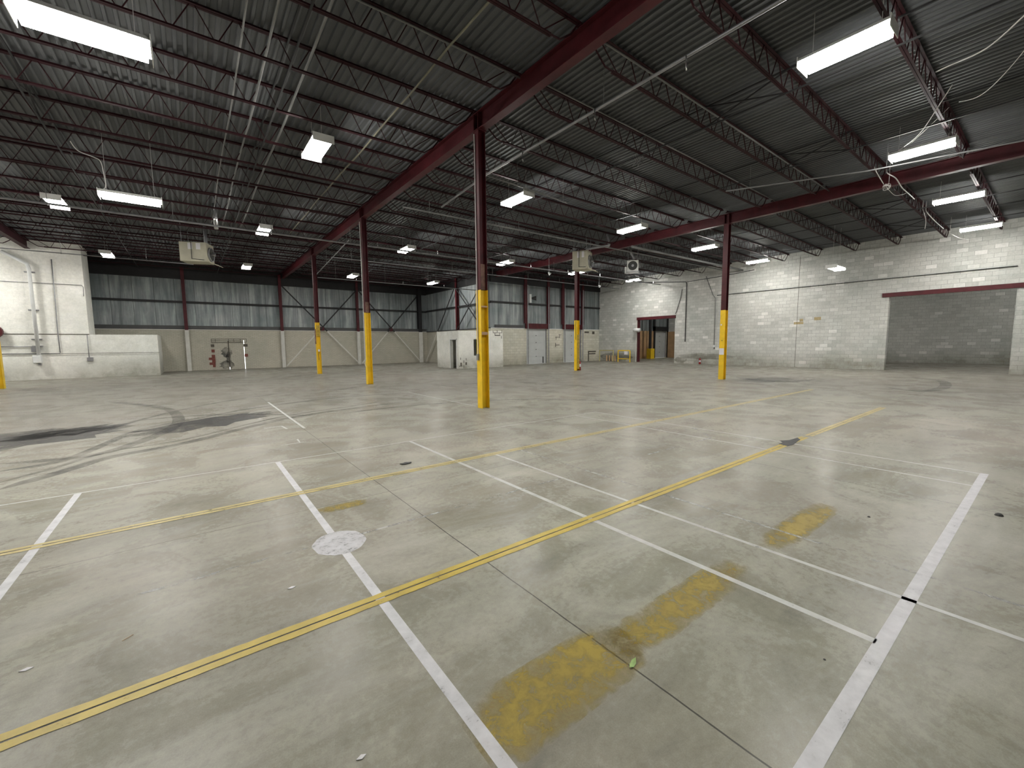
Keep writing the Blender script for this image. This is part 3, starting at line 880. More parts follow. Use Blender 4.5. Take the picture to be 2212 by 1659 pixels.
# lamps of the same grid outside the picture
for x, y in ((2.65, 2.48), (-3.4, 11.1), (-9.5, 11.1), (-9.5, 19.9), (-15.5, 11.1), (-15.5, 19.9), (-9.5, 29.0), (-15.5, 29.0), (14.8, -6.3), (20.7, -6.3), (26.8, -6.3),
             (34.8, 1.0), (34.8, 11.0), (35.6, 20.8)):
    FX.append((x, y, zl, 'Y', None))
for i, (x, y, z, ax, lb) in enumerate(FX):
    o = proto if i == 0 else copy_tree(proto)
    o.location = (x, y, z)
    o.rotation_euler = (0, 0, PI / 2 if ax == 'X' else 0)
    o['label'] = lb or ('ceiling light outside the picture, %s of its grid' % ORD[i - 23] if x < 30 else 'ceiling light in the side hall behind the block wall, %s one' % ORD[i - 34])
for o in [o for o in list(C.objects) if o.name.startswith('high_bay_light')]:
    x, y, z = o.location
    ax = 'X' if abs(o.rotation_euler.z) > 1 else 'Y'
    o['_o'] = (0, 0, 0)
    add_wires(o, x, y, z, ax, deck_z(x) - 0.02)

# ------------------------------------------------------------------ pipes
def pipe(name, pts, r, mat, lb, cat='pipe', group=None, n=8):
    return tag(MB().tube(pts, r, n).build(name, mat, smooth=True), lb, cat, group)


def hungpipe(pts, r, mat, lb, hang):
    t = thing('branch_pipe', pts[0], lb, 'pipe')
    MB().tube(pts, r, 8).build('pipe_run', mat, t, smooth=True)
    for p in hang:
        MB().tube([p, (p[0], p[1], deck_z(p[0]) - 0.01)], 0.006, 5).build('hanger', 'greypipe', t)
    return t


def mainpipe(y, z, x0, x1, r, lb, mat='galv', hang=True, step=3.0, heads=True):
    t = thing('sprinkler_pipe', ((x0 + x1) / 2, y, z), lb, 'pipe', 'sprinkler pipes under the joists')
    MB().tube([(x0, y, z), (x1, y, z)], r, 10).build('pipe_run', mat, t, smooth=True)
    x = x0 + 1.0; mb = MB(); hd = MB()
    while x < x1 - 0.5:
        mb.tube([(x, y, z), (x, y, deck_z(x) - JD)], 0.008, 5)
        mb.ring((x, y, z), r, r + 0.012, (1, 0, 0), 0.03, 10)
        hd.tube([(x + 1.2, y, z), (x + 1.2, y, z + 0.18)], 0.012, 6)
        hd.disc((x + 1.2, y, z + 0.19), 0.03, (0, 0, 1), 0.01, 8)
        x += step
    if hang: mb.build('hanger', 'greypipe', t)
    if heads: hd.build('sprinkler_head', 'chrome', t)
    return t


mainpipe(19.1, 6.0, -19.2, 28.9, 0.035, 'long grey sprinkler pipe running right across the hall below the lights')
mainpipe(26.5, 5.55, 6.1, 17.3, 0.028, 'thin grey sprinkler pipe in front of the cross braced bays')
mainpipe(28.5, 6.0, -8.5, 0.4, 0.022, 'thin pipe passing the distant light over the white wing', 'galv', True, 3.0, False)
mainpipe(23.0, 6.1, 6.0, 28.9, 0.03, 'grey sprinkler pipe behind the heaters near the dock wall')
mainpipe(13.9, 6.25, 6.0, 28.5, 0.03, 'grey gas pipe running above the two heaters', 'greypipe', True, 4.0, False)
mainpipe(13.2, 6.28, 17.5, 29.2, 0.06, 'thick grey pipe reaching the right wall behind the notice column', 'greypipe', True, 4.0, False)
hungpipe([(6.02, 26.5, 5.6), (6.02, 26.4, 5.7), (6.0, 20.0, 6.35)], 0.022, 'galv', 'slanting pipe rising from the thin pipe by the farthest middle column', [(6.0, 20.3, 6.32), (6.01, 24.0, 5.95)])
hungpipe([(7.0, 13.0, 6.2), (7.0, 10.3, 6.4), (6.95, -3.0, 6.4)], 0.03, 'galv', 'pipe running beside the middle girder on its right, with small sprinkler heads', [(6.98, 9.6, 6.4), (6.97, 6.0, 6.4), (6.96, 2.6, 6.4)])
hungpipe([(7.05, 10.4, 6.42), (9.0, 10.4, 6.35), (10.4, 10.5, 6.3)], 0.02, 'greypipe', 'short pipe leading right from the elbow beside the nearest column', [(8.2, 10.4, 6.38), (10.2, 10.49, 6.3)])
hungpipe([(13.9, 6.9, 6.38), (15.6, 3.7, 6.38), (16.4, 0.9, 6.38), (16.8, -1.0, 6.38)], 0.022, 'galv', 'thin bright pipe running just above the right girder', [(14.2, 6.3, 6.38), (15.7, 3.35, 6.38)])
for i, (x, y) in enumerate(((6.95, 8.6), (6.93, 6.2), (6.95, 4.2))):
    pipe('sprinkler_drop', [(x, y, 6.40), (x, y, 6.22), (x + 0.02, y, 6.17)], 0.012, 'chrome', ('small sprinkler drop nearest the middle column', 'small sprinkler drop, middle one along the girder pipe', 'small sprinkler drop nearest the top of the photo')[i], 'sprinkler')
# conduits threaded through the left joists
for x, r, lb in ((1.03, 0.016, 'thin grey conduit through the left joists, leftmost of three'), (1.42, 0.022, 'grey conduit through the left joists, middle of three beside the bridging'),
                 (2.08, 0.026, 'thick grey conduit through the left joists, rightmost of three'), (4.0, 0.02, 'yellowish conduit through the left joists nearest the middle girder')):
    pts = []
    y = 1.0
    while y < 22.5:
        pts.append((x + 0.015 * math.sin(y * 0.7), y, 6.84 + 0.015 * math.cos(y * 2 * PI / SP / 2)))
        y += SP / 2
    pipe('conduit', pts, r, 'dull_conduit' if x > 3 else 'greypipe', lb, 'conduit', 'conduits through the left joists')
for (y, z0, z1, x0, x1, lb) in ((5.28, 6.86, 6.72, 6.0, 17.8, 'grey conduit along the joist right of the middle girder, nearer one'), (6.97, 7.0, 6.84, 6.0, 17.8, 'grey conduit along the joist right of the middle girder, farther one'),
                                (7.12, 7.0, 7.0, 1.0, 5.7, 'grey conduit along the joist left of the middle girder at the top')):
    pipe('conduit', [(x0, y, z0), ((x0 + x1) / 2, y - 0.02, (z0 + z1) / 2), (x1, y, z1)], 0.018, 'greypipe', lb, 'conduit')

# right wall conduits
xr = RX - 0.04
pipe('conduit', [(xr, 14.95, 1.3), (xr, 14.95, 4.6), (xr, 15.15, 4.85), (xr, 15.7, 6.2)], 0.022, 'greypipe', 'grey conduit dropping down the block wall left of the notice column', 'conduit')
pipe('conduit', [(xr - 0.01, 14.86, 4.80), (xr - 0.01, 1.5, 4.80)], 0.018, 'darkpipe', 'long thin dark conduit along the block wall over the wide opening', 'conduit')
pipe('conduit', [(xr, 21.3, 6.45), (xr, 17.2, 6.0), (xr, 17.15, 5.85), (xr, 17.15, 1.63)], 0.03, 'darkpipe', 'dark pipe turning down the block wall right of the tall doorway', 'conduit')
pipe('conduit', [(xr, 17.1, 6.0), (xr, 15.0, 6.05), (xr, 12.5, 6.2)], 0.02, 'darkpipe', 'dark pipe continuing right from the corner elbow on the block wall', 'conduit')
pipe('conduit', [(xr, 18.0, 3.72), (xr, 17.9, 3.95), (xr, 17.6, 4.9), (xr, 17.5, 5.5)], 0.02, 'darkgrey', 'dark cable rising from the corner of the tall doorway', 'cable')
t = thing('wall_outlet', (RX - 0.03, 14.95, 1.15), 'small white outlet box at the foot of the dropping conduit on the block wall', 'outlet')
MB().box(RX - 0.08, RX, 14.90, 15.02, 1.22, 1.36).build('box', 'white', t, 0.005)
MB().tube([(RX - 0.05, 14.93, 1.22), (RX - 0.08, 14.92, 1.08)], 0.035, 8).build('plug', 'darkgrey', t)
t = thing('wall_light_box', (RX - 0.15, 21.35, 2.45), 'white rounded box on the wall beside the tall doorway', 'lamp')
MB().tube([(RX - 0.3, 21.55, 2.62), (RX - 0.3, 20.95, 2.62)], 0.14, 12).build('hood', 'white', t, smooth=True)
MB().box(RX - 0.2, RX, 21.2, 21.45, 2.45, 2.75).build('bracket', 'lamp_body', t)
t = thing('corner_guard', (RX - 0.05, 21.5, 0), 'thin white guard post up the left side of the tall doorway', 'corner guard')
MB().tube([(RX - 0.06, 21.47, 0.0), (RX - 0.06, 21.47, 3.3)], 0.03, 8).build('post', 'offwhite', t)

# left wing conduits and drain pipe
yl = BY - 0.05
def lp(px, py, yy=None):
    yy = yy or yl
    v = onY(px, py, yy); return (v.x, yy, v.z)
t = thing('drain_pipe', lp(83, 785), 'thick white drain pipe with a box at its foot on the white wall', 'pipe')
MB().tube([lp(2, 542, BY - 0.22), lp(58, 570, BY - 0.22), lp(62, 580, BY - 0.22), lp(84, 768, BY - 0.22)], 0.075, 12).build('pipe_run', 'white', t, smooth=True)
a = lp(73, 768); b_ = lp(93, 784)
MB().box(a[0], b_[0], BY - 0.36, BY - 0.001, b_[2], a[2]).build('foot_box', 'white', t, 0.03)
MB().box(a[0] + 0.15, b_[0] - 0.05, BY - 0.2, BY, b_[2] - 0.12, b_[2]).build('foot_outlet', 'galv', t)
for py in (588, 670, 733, 748):
    q = lp({588: 64, 670: 73, 733: 80, 748: 82}[py], py)
    MB().box(q[0] - 0.18, q[0] + 0.18, BY - 0.15, BY - 0.001, q[2] - 0.03, q[2] + 0.03).build('strap', 'galv', t)
pipe('conduit', [lp(111, 560), lp(116, 612), lp(125, 720), lp(130, 762)], 0.022, 'galv', 'vertical conduit on the white wall, ending at the horizontal one', 'conduit')
pipe('conduit', [lp(0, 607), lp(60, 610), lp(176, 616), lp(180, 620), lp(181, 640)], 0.014, 'galv', 'thin horizontal conduit high on the white wall', 'conduit')
pipe('conduit', [lp(0, 765), lp(130, 764)], 0.02, 'darkpipe', 'low horizontal conduit left of the drain pipe foot on the white wall', 'conduit')
pipe('conduit', [lp(0, 749), lp(78, 749)], 0.018, 'galv', 'upper short horizontal conduit left of the drain pipe', 'conduit')
pipe('conduit', [lp(188, 723), lp(193, 775)], 0.018, 'galv', 'short conduit dropping down the low white wall to a socket', 'conduit')
pipe('conduit', [lp(130, 764), lp(345, 761)], 0.010, 'crack', 'hairline joint rail along the low white wall', 'conduit')
t = thing('wall_outlet', lp(195, 778), 'grey socket box on the low white wall under its conduit', 'outlet')
a = lp(195, 776); MB().box(a[0] - 0.12, a[0] + 0.12, BY - 0.1, BY, a[2] - 0.1, a[2] + 0.1).build('box', 'galv', t, 0.01)
t = thing('wall_outlet', lp(77, 755), 'grey switch box tucked beside the drain pipe', 'outlet')
a = lp(77, 754); MB().box(a[0] - 0.15, a[0] + 0.1, BY - 0.12, BY, a[2] - 0.15, a[2] + 0.15).build('box', 'galv', t, 0.01)
a = onY(5, 716, BY - 0.5)
t = thing('hose_reel', (a.x, BY - 0.3, a.z), 'dark red round reel cut by the left edge above the low white wall', 'hose reel')
MB().disc((a.x - 0.35, BY - 0.3, a.z), 0.33, (0, 1, 0), 0.2, 20).build('reel', 'red', t)
MB().box(a.x - 0.5, a.x - 0.2, BY - 0.2, BY, a.z - 0.15, a.z + 0.15).build('bracket', 'red', t)


# ------------------------------------------------------------------ heaters
def heater(x, y, z, rz, w_, d_, h_, lb, flue, big=True):
    t = thing('unit_heater', (x, y, z), lb, 'heater')
    t['_o'] = (0, 0, 0)
    MB().box(-w_ / 2, w_ / 2, -d_ / 2, d_ / 2, 0, h_).build('cabinet', 'beige', t, 0.012)
    for s in (-0.18, 0.12):
        MB().box(s * w_, s * w_ + 0.16 * w_, -d_ / 2 - 0.012, -d_ / 2, h_ * 0.62, h_ * 0.95).build('data_plate', 'paper', t)
    MB().tube([(-0.05 * w_, -d_ / 2 - 0.03, h_ * 0.98), (-0.05 * w_, -d_ / 2 - 0.03, h_ * 0.12), (0.4 * w_, -d_ / 2 - 0.03, h_ * 0.08)], 0.014, 6).build('gas_line', 'darkgrey', t)
    # fan on the +X end
    MB().ring((w_ / 2 + 0.03, 0, h_ * 0.45), min(d_, h_) * 0.34, min(d_, h_) * 0.40, (1, 0, 0), 0.06, 24).build('fan_ring', 'galv', t)
    mb = MB()
    for k in range(4):
        an = k * PI / 2 + 0.4
        r1 = min(d_, h_) * 0.32
        mb.bar((w_ / 2 + 0.04, 0, h_ * 0.45), (w_ / 2 + 0.06, math.cos(an) * r1, h_ * 0.45 + math.sin(an) * r1), 0.02, 0.14)
    mb.build('fan_blade', 'darkgrey', t)
    MB().tube([(w_ / 2, 0, h_ * 0.45), (w_ / 2 + 0.2, 0, h_ * 0.45)], 0.07, 12).build('motor', 'chrome', t)
    MB().bar((w_ / 2, -d_ * 0.4, 0.02), (w_ / 2 + 0.35, -d_ * 0.4, -0.12), 0.03, 0.02).bar((w_ / 2, d_ * 0.4, 0.02), (w_ / 2 + 0.35, d_ * 0.4, -0.12), 0.03, 0.02).bar((w_ / 2 + 0.35, -d_ * 0.4, -0.12), (w_ / 2 + 0.35, d_ * 0.4, -0.12), 0.03, 0.02).build('lower_bracket', 'beige', t)
    zt = deck_z(x) - z - 0.03
    for i_, s in enumerate((-1, 1)):
        for s2 in (-1, 1):
            MB().tube([(s * w_ * 0.42, s2 * d_ * 0.42, h_), (s * w_ * 0.42, s2 * d_ * 0.42, zt)], 0.01, 5).build('hanger_rod', 'galv', t)
    MB().tube([tuple(v) for v in flue(w_, d_, h_, zt)], 0.075, 12).build('flue', 'galv', t, smooth=True)
    t.rotation_euler = (0, 0, rz)
    return t


heater(0.50, 24.2, 5.42, -0.38, 1.05, 0.8, 0.84, 'beige unit heater with a small fan, hanging at left over the sooty door', lambda w_, d_, h_, zt: [(w_ * 0.3, d_ * 0.2, h_), (w_ * 0.3, d_ * 0.2, h_ + 0.1), (0.75, -4.0, h_ + 0.45), (0.75, -4.0, zt)][:2] + [(w_ * 0.3, d_ * 0.2, zt)])
heater(16.35, 15.4, 5.35, -1.12, 0.8, 0.8, 0.92, 'beige unit heater with chrome fittings, beside the column with the extinguisher', lambda w_, d_, h_, zt: [(w_ * 0.3, 0, h_), (w_ * 0.3, 0, h_ + 0.12), (w_ * 0.3 + 1.1, 0.1, h_ + 0.2), (w_ * 0.3 + 1.12, 0.1, h_ + 0.25), (w_ * 0.3 + 1.05, -0.1, zt)])

# small square fan heater facing the camera
fh = onZ(1366.5, 590, 5.4)
t = thing('fan_heater', tuple(fh), 'small white square fan heater with a round dark grille', 'heater')
t['_o'] = (0, 0, 0)
MB().box(-0.30, 0.30, -0.2, 0.3, 0.06, 0.66).build('cabinet', 'lamp_body', t, 0.02)
MB().disc((0, -0.21, 0.37), 0.245, (0, 1, 0), 0.02, 28).build('grille', 'darkgrey', t)
MB().disc((0, -0.225, 0.37), 0.07, (0, 1, 0), 0.03, 12).build('hub', 'galv', t)
MB().box(-0.34, 0.34, -0.28, -0.2, -0.06, -0.02).box(-0.34, 0.34, -0.26, -0.2, 0.02, 0.06).build('louvre', 'galv', t)
MB().box(-0.42, -0.32, -0.1, 0.1, 0.0, 0.35).build('junction_box', 'lamp_body', t, 0.01)
MB().tube([(-0.2, 0, 0.72), (0.06, 0, 0.72)], 0.05, 10).build('motor', 'chrome', t)
MB().tube([(0.0, 0.1, 0.66), (0.05, 0.1, 0.85), (-0.08, 0.1, 1.05), (-0.15, 0.1, 1.55)], 0.06, 10).build('flue', 'galv', t, smooth=True)
for s in (-0.25, 0.25): MB().tube([(s, 0.2, 0.66), (s, 0.2, 1.55)], 0.01, 5).build('hanger_rod', 'galv', t)
t.rotation_euler = (0, 0, -0.93)

# vent pipe hanging among the left joists
a = onZ(466, 475, 6.5)
t = thing('vent_pipe', (a.x, a.y, 6.0), 'short bright galvanised vent pipe hanging among the joists above the beige heater', 'pipe')
MB().tube([(a.x, a.y, 6.15), (a.x - 0.02, a.y, 7.1)], 0.07, 12).build('pipe_run', 'chrome', t, smooth=True)
MB().ring((a.x - 0.01, a.y, 6.55), 0.07, 0.082, (0, 0, 1), 0.03, 12).build('clamp', 'darkgrey', t)
# spotlights / devices hanging near the dock wall
for px, py, lb in ((1186, 592, 'small white floodlight hanging in the dark above the dock doors'), (1294, 619, 'small drop lamp at the end of a thin rod near the dock wall')):
    a = onZ(px, py, 5.7)
    t = thing('hanging_lamp', (a.x, a.y, 5.7), lb, 'lamp')
    MB().tube([(a.x, a.y, 5.78), (a.x, a.y, deck_z(a.x) - 0.03)], 0.009, 5).build('rod', 'galv', t)
    MB().tube([(a.x - 0.05, a.y, 5.80), (a.x + 0.06, a.y - 0.05, 5.68)], [0.04, 0.10], 10).build('shade', 'white', t)
# devices on the dock wall panels
t = thing('wall_speaker', (20.75, N2 - 0.25, 5.1), 'white box with a dark horn high on the dock wall by the left door post', 'loudspeaker')
MB().box(20.98, 21.16, N2 - 0.3, N2 - 0.14, 4.75, 5.4).build('box', 'white', t, 0.01)
MB().tube([(21.2, N2 - 0.15, 5.1), (21.5, N2 - 0.45, 5.1)], [0.05, 0.18], 12).build('horn', 'darkgrey', t)
a = onY(1142, 786.5, N2 - 0.2)

# ------------------------------------------------------------------ cables at the right
def cable(pts, r, lb, mat='cable'):
    P = [Vector(p) for p in pts]; out_ = []
    Q = [P[0]] + P + [P[-1]]
    for i in range(1, len(Q) - 2):
        for k in range(6):
            u = k / 6
            a, b2, c2, d2 = Q[i - 1], Q[i], Q[i + 1], Q[i + 2]
            out_.append(0.5 * ((2 * b2) + (c2 - a) * u + (2 * a - 5 * b2 + 4 * c2 - d2) * u * u + (3 * b2 - a - 3 * c2 + d2) * u ** 3))
    out_.append(P[-1])
    if any(k_ in lb for k_ in ('frayed', 'looping', 'curling', 'sloping')):
        out_.insert(0, Vector((out_[0].x + 0.01, out_[0].y, deck_z(out_[0].x) - 0.002)))
    return pipe('loose_cable', out_, r * 0.8, mat, lb, 'cable', None, 6)


def zz(lst): return [tuple(onZ(px, py, z)) for px, py, z in lst]
cable(zz([(2240, 5, 6.2), (2212, 34, 6.15), (2130, 105, 6.2), (2050, 142, 6.45), (2022, 155, 6.6)]), 0.014, 'white cable swooping in from the right edge, upper one')
cable(zz([(2240, 60, 6.2), (2212, 110, 6.1), (2150, 180, 6.15), (2110, 210, 6.3), (2072, 220, 6.5)]), 0.009, 'white cable sagging at the right edge, lower one')
cable(zz([(2057, 183, 6.6), (2030, 225, 6.5), (1985, 290, 6.4), (1935, 330, 6.4)]), 0.012, 'white cable running down to the second upper right light')
cable(zz([(2050, 232, 6.6), (2000, 280, 6.5), (1950, 325, 6.4)]), 0.006, 'thin cable beside the one running to the second upper right light')
cable(zz([(1889, 360, 6.75), (1890, 365, 6.4), (1898, 380, 6.3), (1909, 398, 6.2)]), 0.014, 'short white cable dangling left below the second upper right light')
cable(zz([(1914, 366, 6.7), (1918, 375, 6.4), (1935, 385, 6.3), (1948, 405, 6.2), (1962, 418, 6.2), (1975, 430, 6.2)]), 0.018, 'thick white cable drooping between the upper right lights')
cable(zz([(1919, 409, 6.1), (1933, 422, 6.0), (1950, 420, 6.1), (1960, 416, 6.2)]), 0.008, 'thin looping cable under the thick drooping cable')
cable(zz([(1993, 452, 6.6), (1997, 462, 6.3), (2000, 478, 6.2), (1998, 494, 6.1)]), 0.014, 'short frayed cable hanging left of the two lights over the opening')
cable(zz([(2000, 454, 6.6), (2005, 462, 6.3), (2020, 478, 6.2), (2038, 494, 6.2)]), 0.018, 'thick cable sloping right between the two lights over the opening')
cable(zz([(2052, 504, 6.2), (2075, 515, 6.1), (2105, 518, 6.1)]), 0.014, 'white cable curling below the lowest far right light')
cable([(-1.9, 14.2, 6.35), (-1.8, 14.3, 6.2), (-1.55, 14.4, 6.15), (-1.45, 14.45, 6.1), (-1.42, 14.5, 5.9), (-1.40, 14.5, 5.55), (-1.48, 14.55, 5.45), (-1.52, 14.58, 5.38)], 0.013, 'curved white power cord of the low left light')
# knot of wire near the right girder
t = thing('wire_knot', tuple(onZ(1915, 404, 6.15)), 'tangled knot of white wire hanging below the right girder', 'wire')
t['_o'] = (0, 0, 0)
mb = MB()
for k in range(7):
    ph = random.uniform(0, 6); tilt = Matrix.Rotation(random.uniform(0, PI), 3, Vector((random.random(), random.random(), random.random())).normalized())
    mb.tube([tuple(tilt @ Vector((0.12 * math.cos(a_ / 10 * 2 * PI + ph), 0.09 * math.sin(a_ / 10 * 2 * PI + ph), 0.02 * a_ / 10))) for a_ in range(9)], 0.008, 5)
mb.build('coil', 'cable', t)
t = thing('wire_basket', tuple(onZ(1380, 345, 6.5)), 'crumpled grey wire bundle hung between joists right of the nearest column', 'wire')
t['_o'] = (0, 0, 0)
mb = MB()
for k in range(10):
    a_ = random.uniform(-0.12, 0.12); b2 = random.uniform(-0.15, 0.15)
    mb.tube([(a_, b2, 0.12), (a_ * 0.6 + 0.05, b2 * 0.7, 0.0), (a_ * 0.9 - 0.03, b2, -0.14)], 0.008, 5)
mb.build('coil', 'greypipe', t)

# ------------------------------------------------------------------ loose things on the floor
def rail(y0, y1, x, mat, lb, low=True, sign=False, h=0.95):
    t = thing('safety_rail', (x, (y0 + y1) / 2, 0), lb, 'rail')
    for yy in (y0, y1):
        MB().tube([(x, yy, 0), (x, yy, h)], 0.042, 8).build('post', mat, t)
    MB().tube([(x, y0, h), (x, y1, h)], 0.042, 8).build('top_bar', mat, t)
    if low: MB().tube([(x, y0, h * 0.28), (x, y1, h * 0.28)], 0.03, 8).build('mid_bar', mat, t)
    if sign: MB().box(x - 0.045, x - 0.035, y0 + 0.2, y0 + 0.55, h - 0.33, h - 0.04).build('sign_plate', 'paper', t)
    return t


rail(23.3, 24.8, 28.6, 'pale_yellow', 'pale yellow rail standing against the block wall near the corner', low=False)
rail(21.5, 22.7, 28.5, 'yellow', 'bright yellow rail with a small white sign beside the tall doorway', sign=True)
t = thing('wood_pallet', (28.95, 24.0, 0), 'broken brown boards leaning behind the pale yellow rail', 'boards')
for k in range(4):
    MB().bar((29.2, 23.6 + k * 0.3, 0.5), (28.85, 23.3 + k * 0.3, 0.03), 0.1, 0.02).build('board', 'tan', t)


def extinguisher(x, y, z, lb, s=1.0):
    t = thing('fire_extinguisher', (x, y, z), lb, 'fire extinguisher')
    MB().tube([(x, y, z), (x, y, z + 0.40 * s), (x, y, z + 0.46 * s), (x, y, z + 0.5 * s)], [0.08 * s, 0.08 * s, 0.05 * s, 0.02 * s], 14).build('cylinder', 'redext', t, smooth=True)
    MB().box(x - 0.06, x + 0.03, y - 0.02, y + 0.02, z + 0.5 * s, z + 0.56 * s).build('valve_handle', 'chrome', t)
    MB().tube([(x - 0.04, y, z + 0.52 * s), (x - 0.11, y, z + 0.42 * s), (x - 0.10, y, z + 0.2 * s)], 0.012, 6).build('hose', 'darkgrey', t)
    MB().tube([(x, y, z + 0.18 * s), (x, y, z + 0.32 * s)], 0.082 * s, 14).build('white_label', 'paper', t)
    return t


extinguisher(18.16, 17.3, 0.0, 'red fire extinguisher on the floor against the second right column', 1.2)
extinguisher(29.15, 15.9, 0.0, 'dark fire extinguisher with a white label on the floor by the block wall', 0.9)

rg = onZ(877, 1002)
mb = MB(); k = 16
pts = [(rg.x + 0.075 * math.cos(2 * PI * i / k) * (1 + 0.25 * math.sin(i * 2.1)), rg.y + 0.035 * math.sin(2 * PI * i / k) * (1 + 0.3 * math.cos(i * 1.7))) for i in range(k)]
mb.poly(pts, 0.001, 0.014)
tag(mb.build('rag', 'darkgrey', bevel=0.004), 'small dark rag lying on the floor above the far yellow line', 'rag')
lf = onZ(1366, 1434)
mb = MB()
pts = [(-0.045, -0.004), (-0.02, -0.016), (0.01, -0.015), (0.04, -0.002), (0.02, 0.012), (-0.015, 0.008)]
d_ = 0.25
rp = [(lf.x + a_ * math.cos(d_) - b2 * math.sin(d_), lf.y + a_ * math.sin(d_) + b2 * math.cos(d_)) for a_, b2 in pts]
n = len(rp); mb.v = [(x_, y_, 0.004 + 0.008 * ((i % 3) == 0)) for i, (x_, y_) in enumerate(rp)] + [(lf.x, lf.y, 0.002)]
mb.f = [(i, (i + 1) % n, n) for i in range(n)]
tag(mb.build('leaf', 'leaf'), 'small green leaf on the dark floor joint near the bottom', 'leaf')
a = onZ(264, 1386); b_ = onZ(288, 1372)
tag(MB().tube([(a.x, a.y, 0.004), (b_.x, b_.y, 0.004)], 0.002, 5).build('twig', 'wood'), 'short pale straw on the floor at lower left', 'straw')
for px, py, lb in ((56, 1447, 'white paper scrap at lower left'), (630, 1270, 'tiny white chip above the near yellow line'), (561, 905, 'white scrap beside the tyre marks'), (1494, 844, 'pale scrap on the far floor below the notice column'), (780, 1637, 'white crumb near the bottom edge')):
    a = onZ(px, py); sc = a.length / 70
    tag(MB().poly([(a.x - 0.012 - sc * 0.3, a.y), (a.x, a.y - 0.005 - sc * 0.2), (a.x + 0.014 + sc * 0.3, a.y), (a.x + 0.003, a.y + 0.006 + sc * 0.2)], 0.001, 0.004).build('scrap', 'paper'), lb, 'litter')
for px, py, r_, lb in ((1877, 1117, 0.012, 'dark pebble on the floor in the reflections at right'), (2158, 1114, 0.03, 'dark lump on the floor right of the thick white line'), (1781, 1425, 0.006, 'dark bit on the lower right floor')):
    a = onZ(px, py)
    tag(MB().tube([(a.x, a.y, 0.0), (a.x, a.y, r_ * 0.5), (a.x, a.y, r_ * 0.8)], [r_, r_ * 0.8, r_ * 0.3], 8).build('pebble', 'darkgrey'), lb, 'debris')

# annex things seen through the tall doorway
t = thing('wall_board', (36.4, N2 - 0.05, 0), 'tan board lining seen left through the tall doorway', 'board')
MB().box(34.9, 37.55, N2 - 0.06, N2 - 0.01, 0.0, 2.75).build('panel', 'tan', t)
t = thing('wall_board', (40 - 0.05, 24.9, 0), 'narrow tan board at the right inside the tall doorway', 'board')
MB().box(39.92, 39.98, 24.2, 25.4, 0.0, 2.7).build('panel', 'tan', t)
t = thing('door_frame', (38.8, N2 - 0.1, 0), 'dark frame around the white door seen through the tall doorway', 'door frame')
MB().box(37.5, 37.72, N2 - 0.15, N2 - 0.02, 0, 6.9).build('post', 'black_steel', t)
MB().box(39.92, 40.0, N2 - 0.15, N2 - 0.02, 0, 6.9).build('post', 'black_steel', t)
MB().box(37.5, 40.0, N2 - 0.15, N2 - 0.02, 2.78, 3.2).build('lintel', 'black_steel', t)
a = onZ(1397, 776)
t = thing('bollard', (35.9, 24.6, 0), 'yellow bollard box in the side hall seen through the tall doorway', 'bollard')
MB().box(35.6, 36.2, 24.4, 24.9, 0, 1.0).build('post', 'yellow', t, 0.02)
MB().tube([(35.75, 24.65, 1.0), (35.75, 24.65, 6.7)], 0.1, 8).build('dark_riser', 'black_steel', t)
MB().tube([(36.3, 24.9, 0.9), (36.3, 24.9, 6.7)], 0.06, 8).build('dark_riser', 'black_steel', t)

# ------------------------------------------------------------------ floor markings
ZL = 0.0012
def line(name, x0, x1, y0, y1, mat, lb, cat='floor line', z=ZL, group=None):
    mb = MB(); k = 1
    mb.v = [(x0, y0, z), (x1, y0, z), (x1, y1, z), (x0, y1, z)]; mb.f = [(0, 1, 2, 3)]
    return tag(mb.build(name, mat), lb, cat, group)


line('painted_line', -2.6, 7.40, 6.505, 6.535, 'line_white', 'thin white painted line crossing the floor beyond the far yellow tape')
line('painted_line', 7.37, 7.41, 0.50, 6.52, 'line_white', 'outer thin white line ending at the top of the thick right band')
line('painted_line', 6.69, 6.725, 0.50, 6.50, 'line_white', 'inner thin white line parallel to the outer right one')
line('painted_line', 2.775, 2.825, 0.50, 6.50, 'line_white', 'white painted line crossing both yellow tapes at the middle', z=ZL)
line('painted_line', 3.405, 3.445, -0.2, 4.90, 'line_white', 'white line starting at the far yellow tape, left of a twin')
line('painted_line', 3.85, 3.88, -0.2, 4.88, 'line_white_faint', 'faint white line starting at the far yellow tape, right of its twin')
line('painted_band', 0.82, 0.88, 0.2, 6.50, 'line_white_bold', 'thick white band running to the bottom edge under the round dot')
line('painted_band', 1.6, 7.43, 0.44, 0.51, 'line_white_bold', 'thick scuffed white band at the lower right')
mb = MB(); mb.v = [(-1.14, 3.2, ZL), (-1.08, 3.2, ZL), (-1.07, 6.50, ZL), (-1.13, 6.50, ZL)]; mb.f = [(0, 1, 2, 3)]
tag(mb.build('painted_band', 'line_white_bold'), 'thick white band at the left edge below the thin line', 'floor line')
line('painted_line', -0.4, 0.66, 3.53, 3.56, 'line_white_faint', 'faint broken white line left of the round dot')
line('painted_line', 1.05, 3.4, 3.51, 3.54, 'line_white_faint', 'faint broken white line right of the round dot')
mb = MB(); mb.v = [(5.1, 3.50, ZL), (6.85, 3.46, ZL), (7.4, 4.1, ZL), (7.36, 4.13, ZL), (6.83, 3.50, ZL), (5.1, 3.53, ZL)]; mb.f = [(0, 1, 4, 5), (1, 2, 3, 4)]
tag(mb.build('painted_line', 'line_white_faint'), 'faint white line between the twin right lines', 'floor line')
line('painted_line', 1.635, 1.685, 8.9, 13.8, 'line_white', 'short white line on the floor joint left of the nearest column')
line('painted_line', 5.76, 5.80, 9.15, 13.5, 'line_white', 'white line leading to the foot of the nearest column')
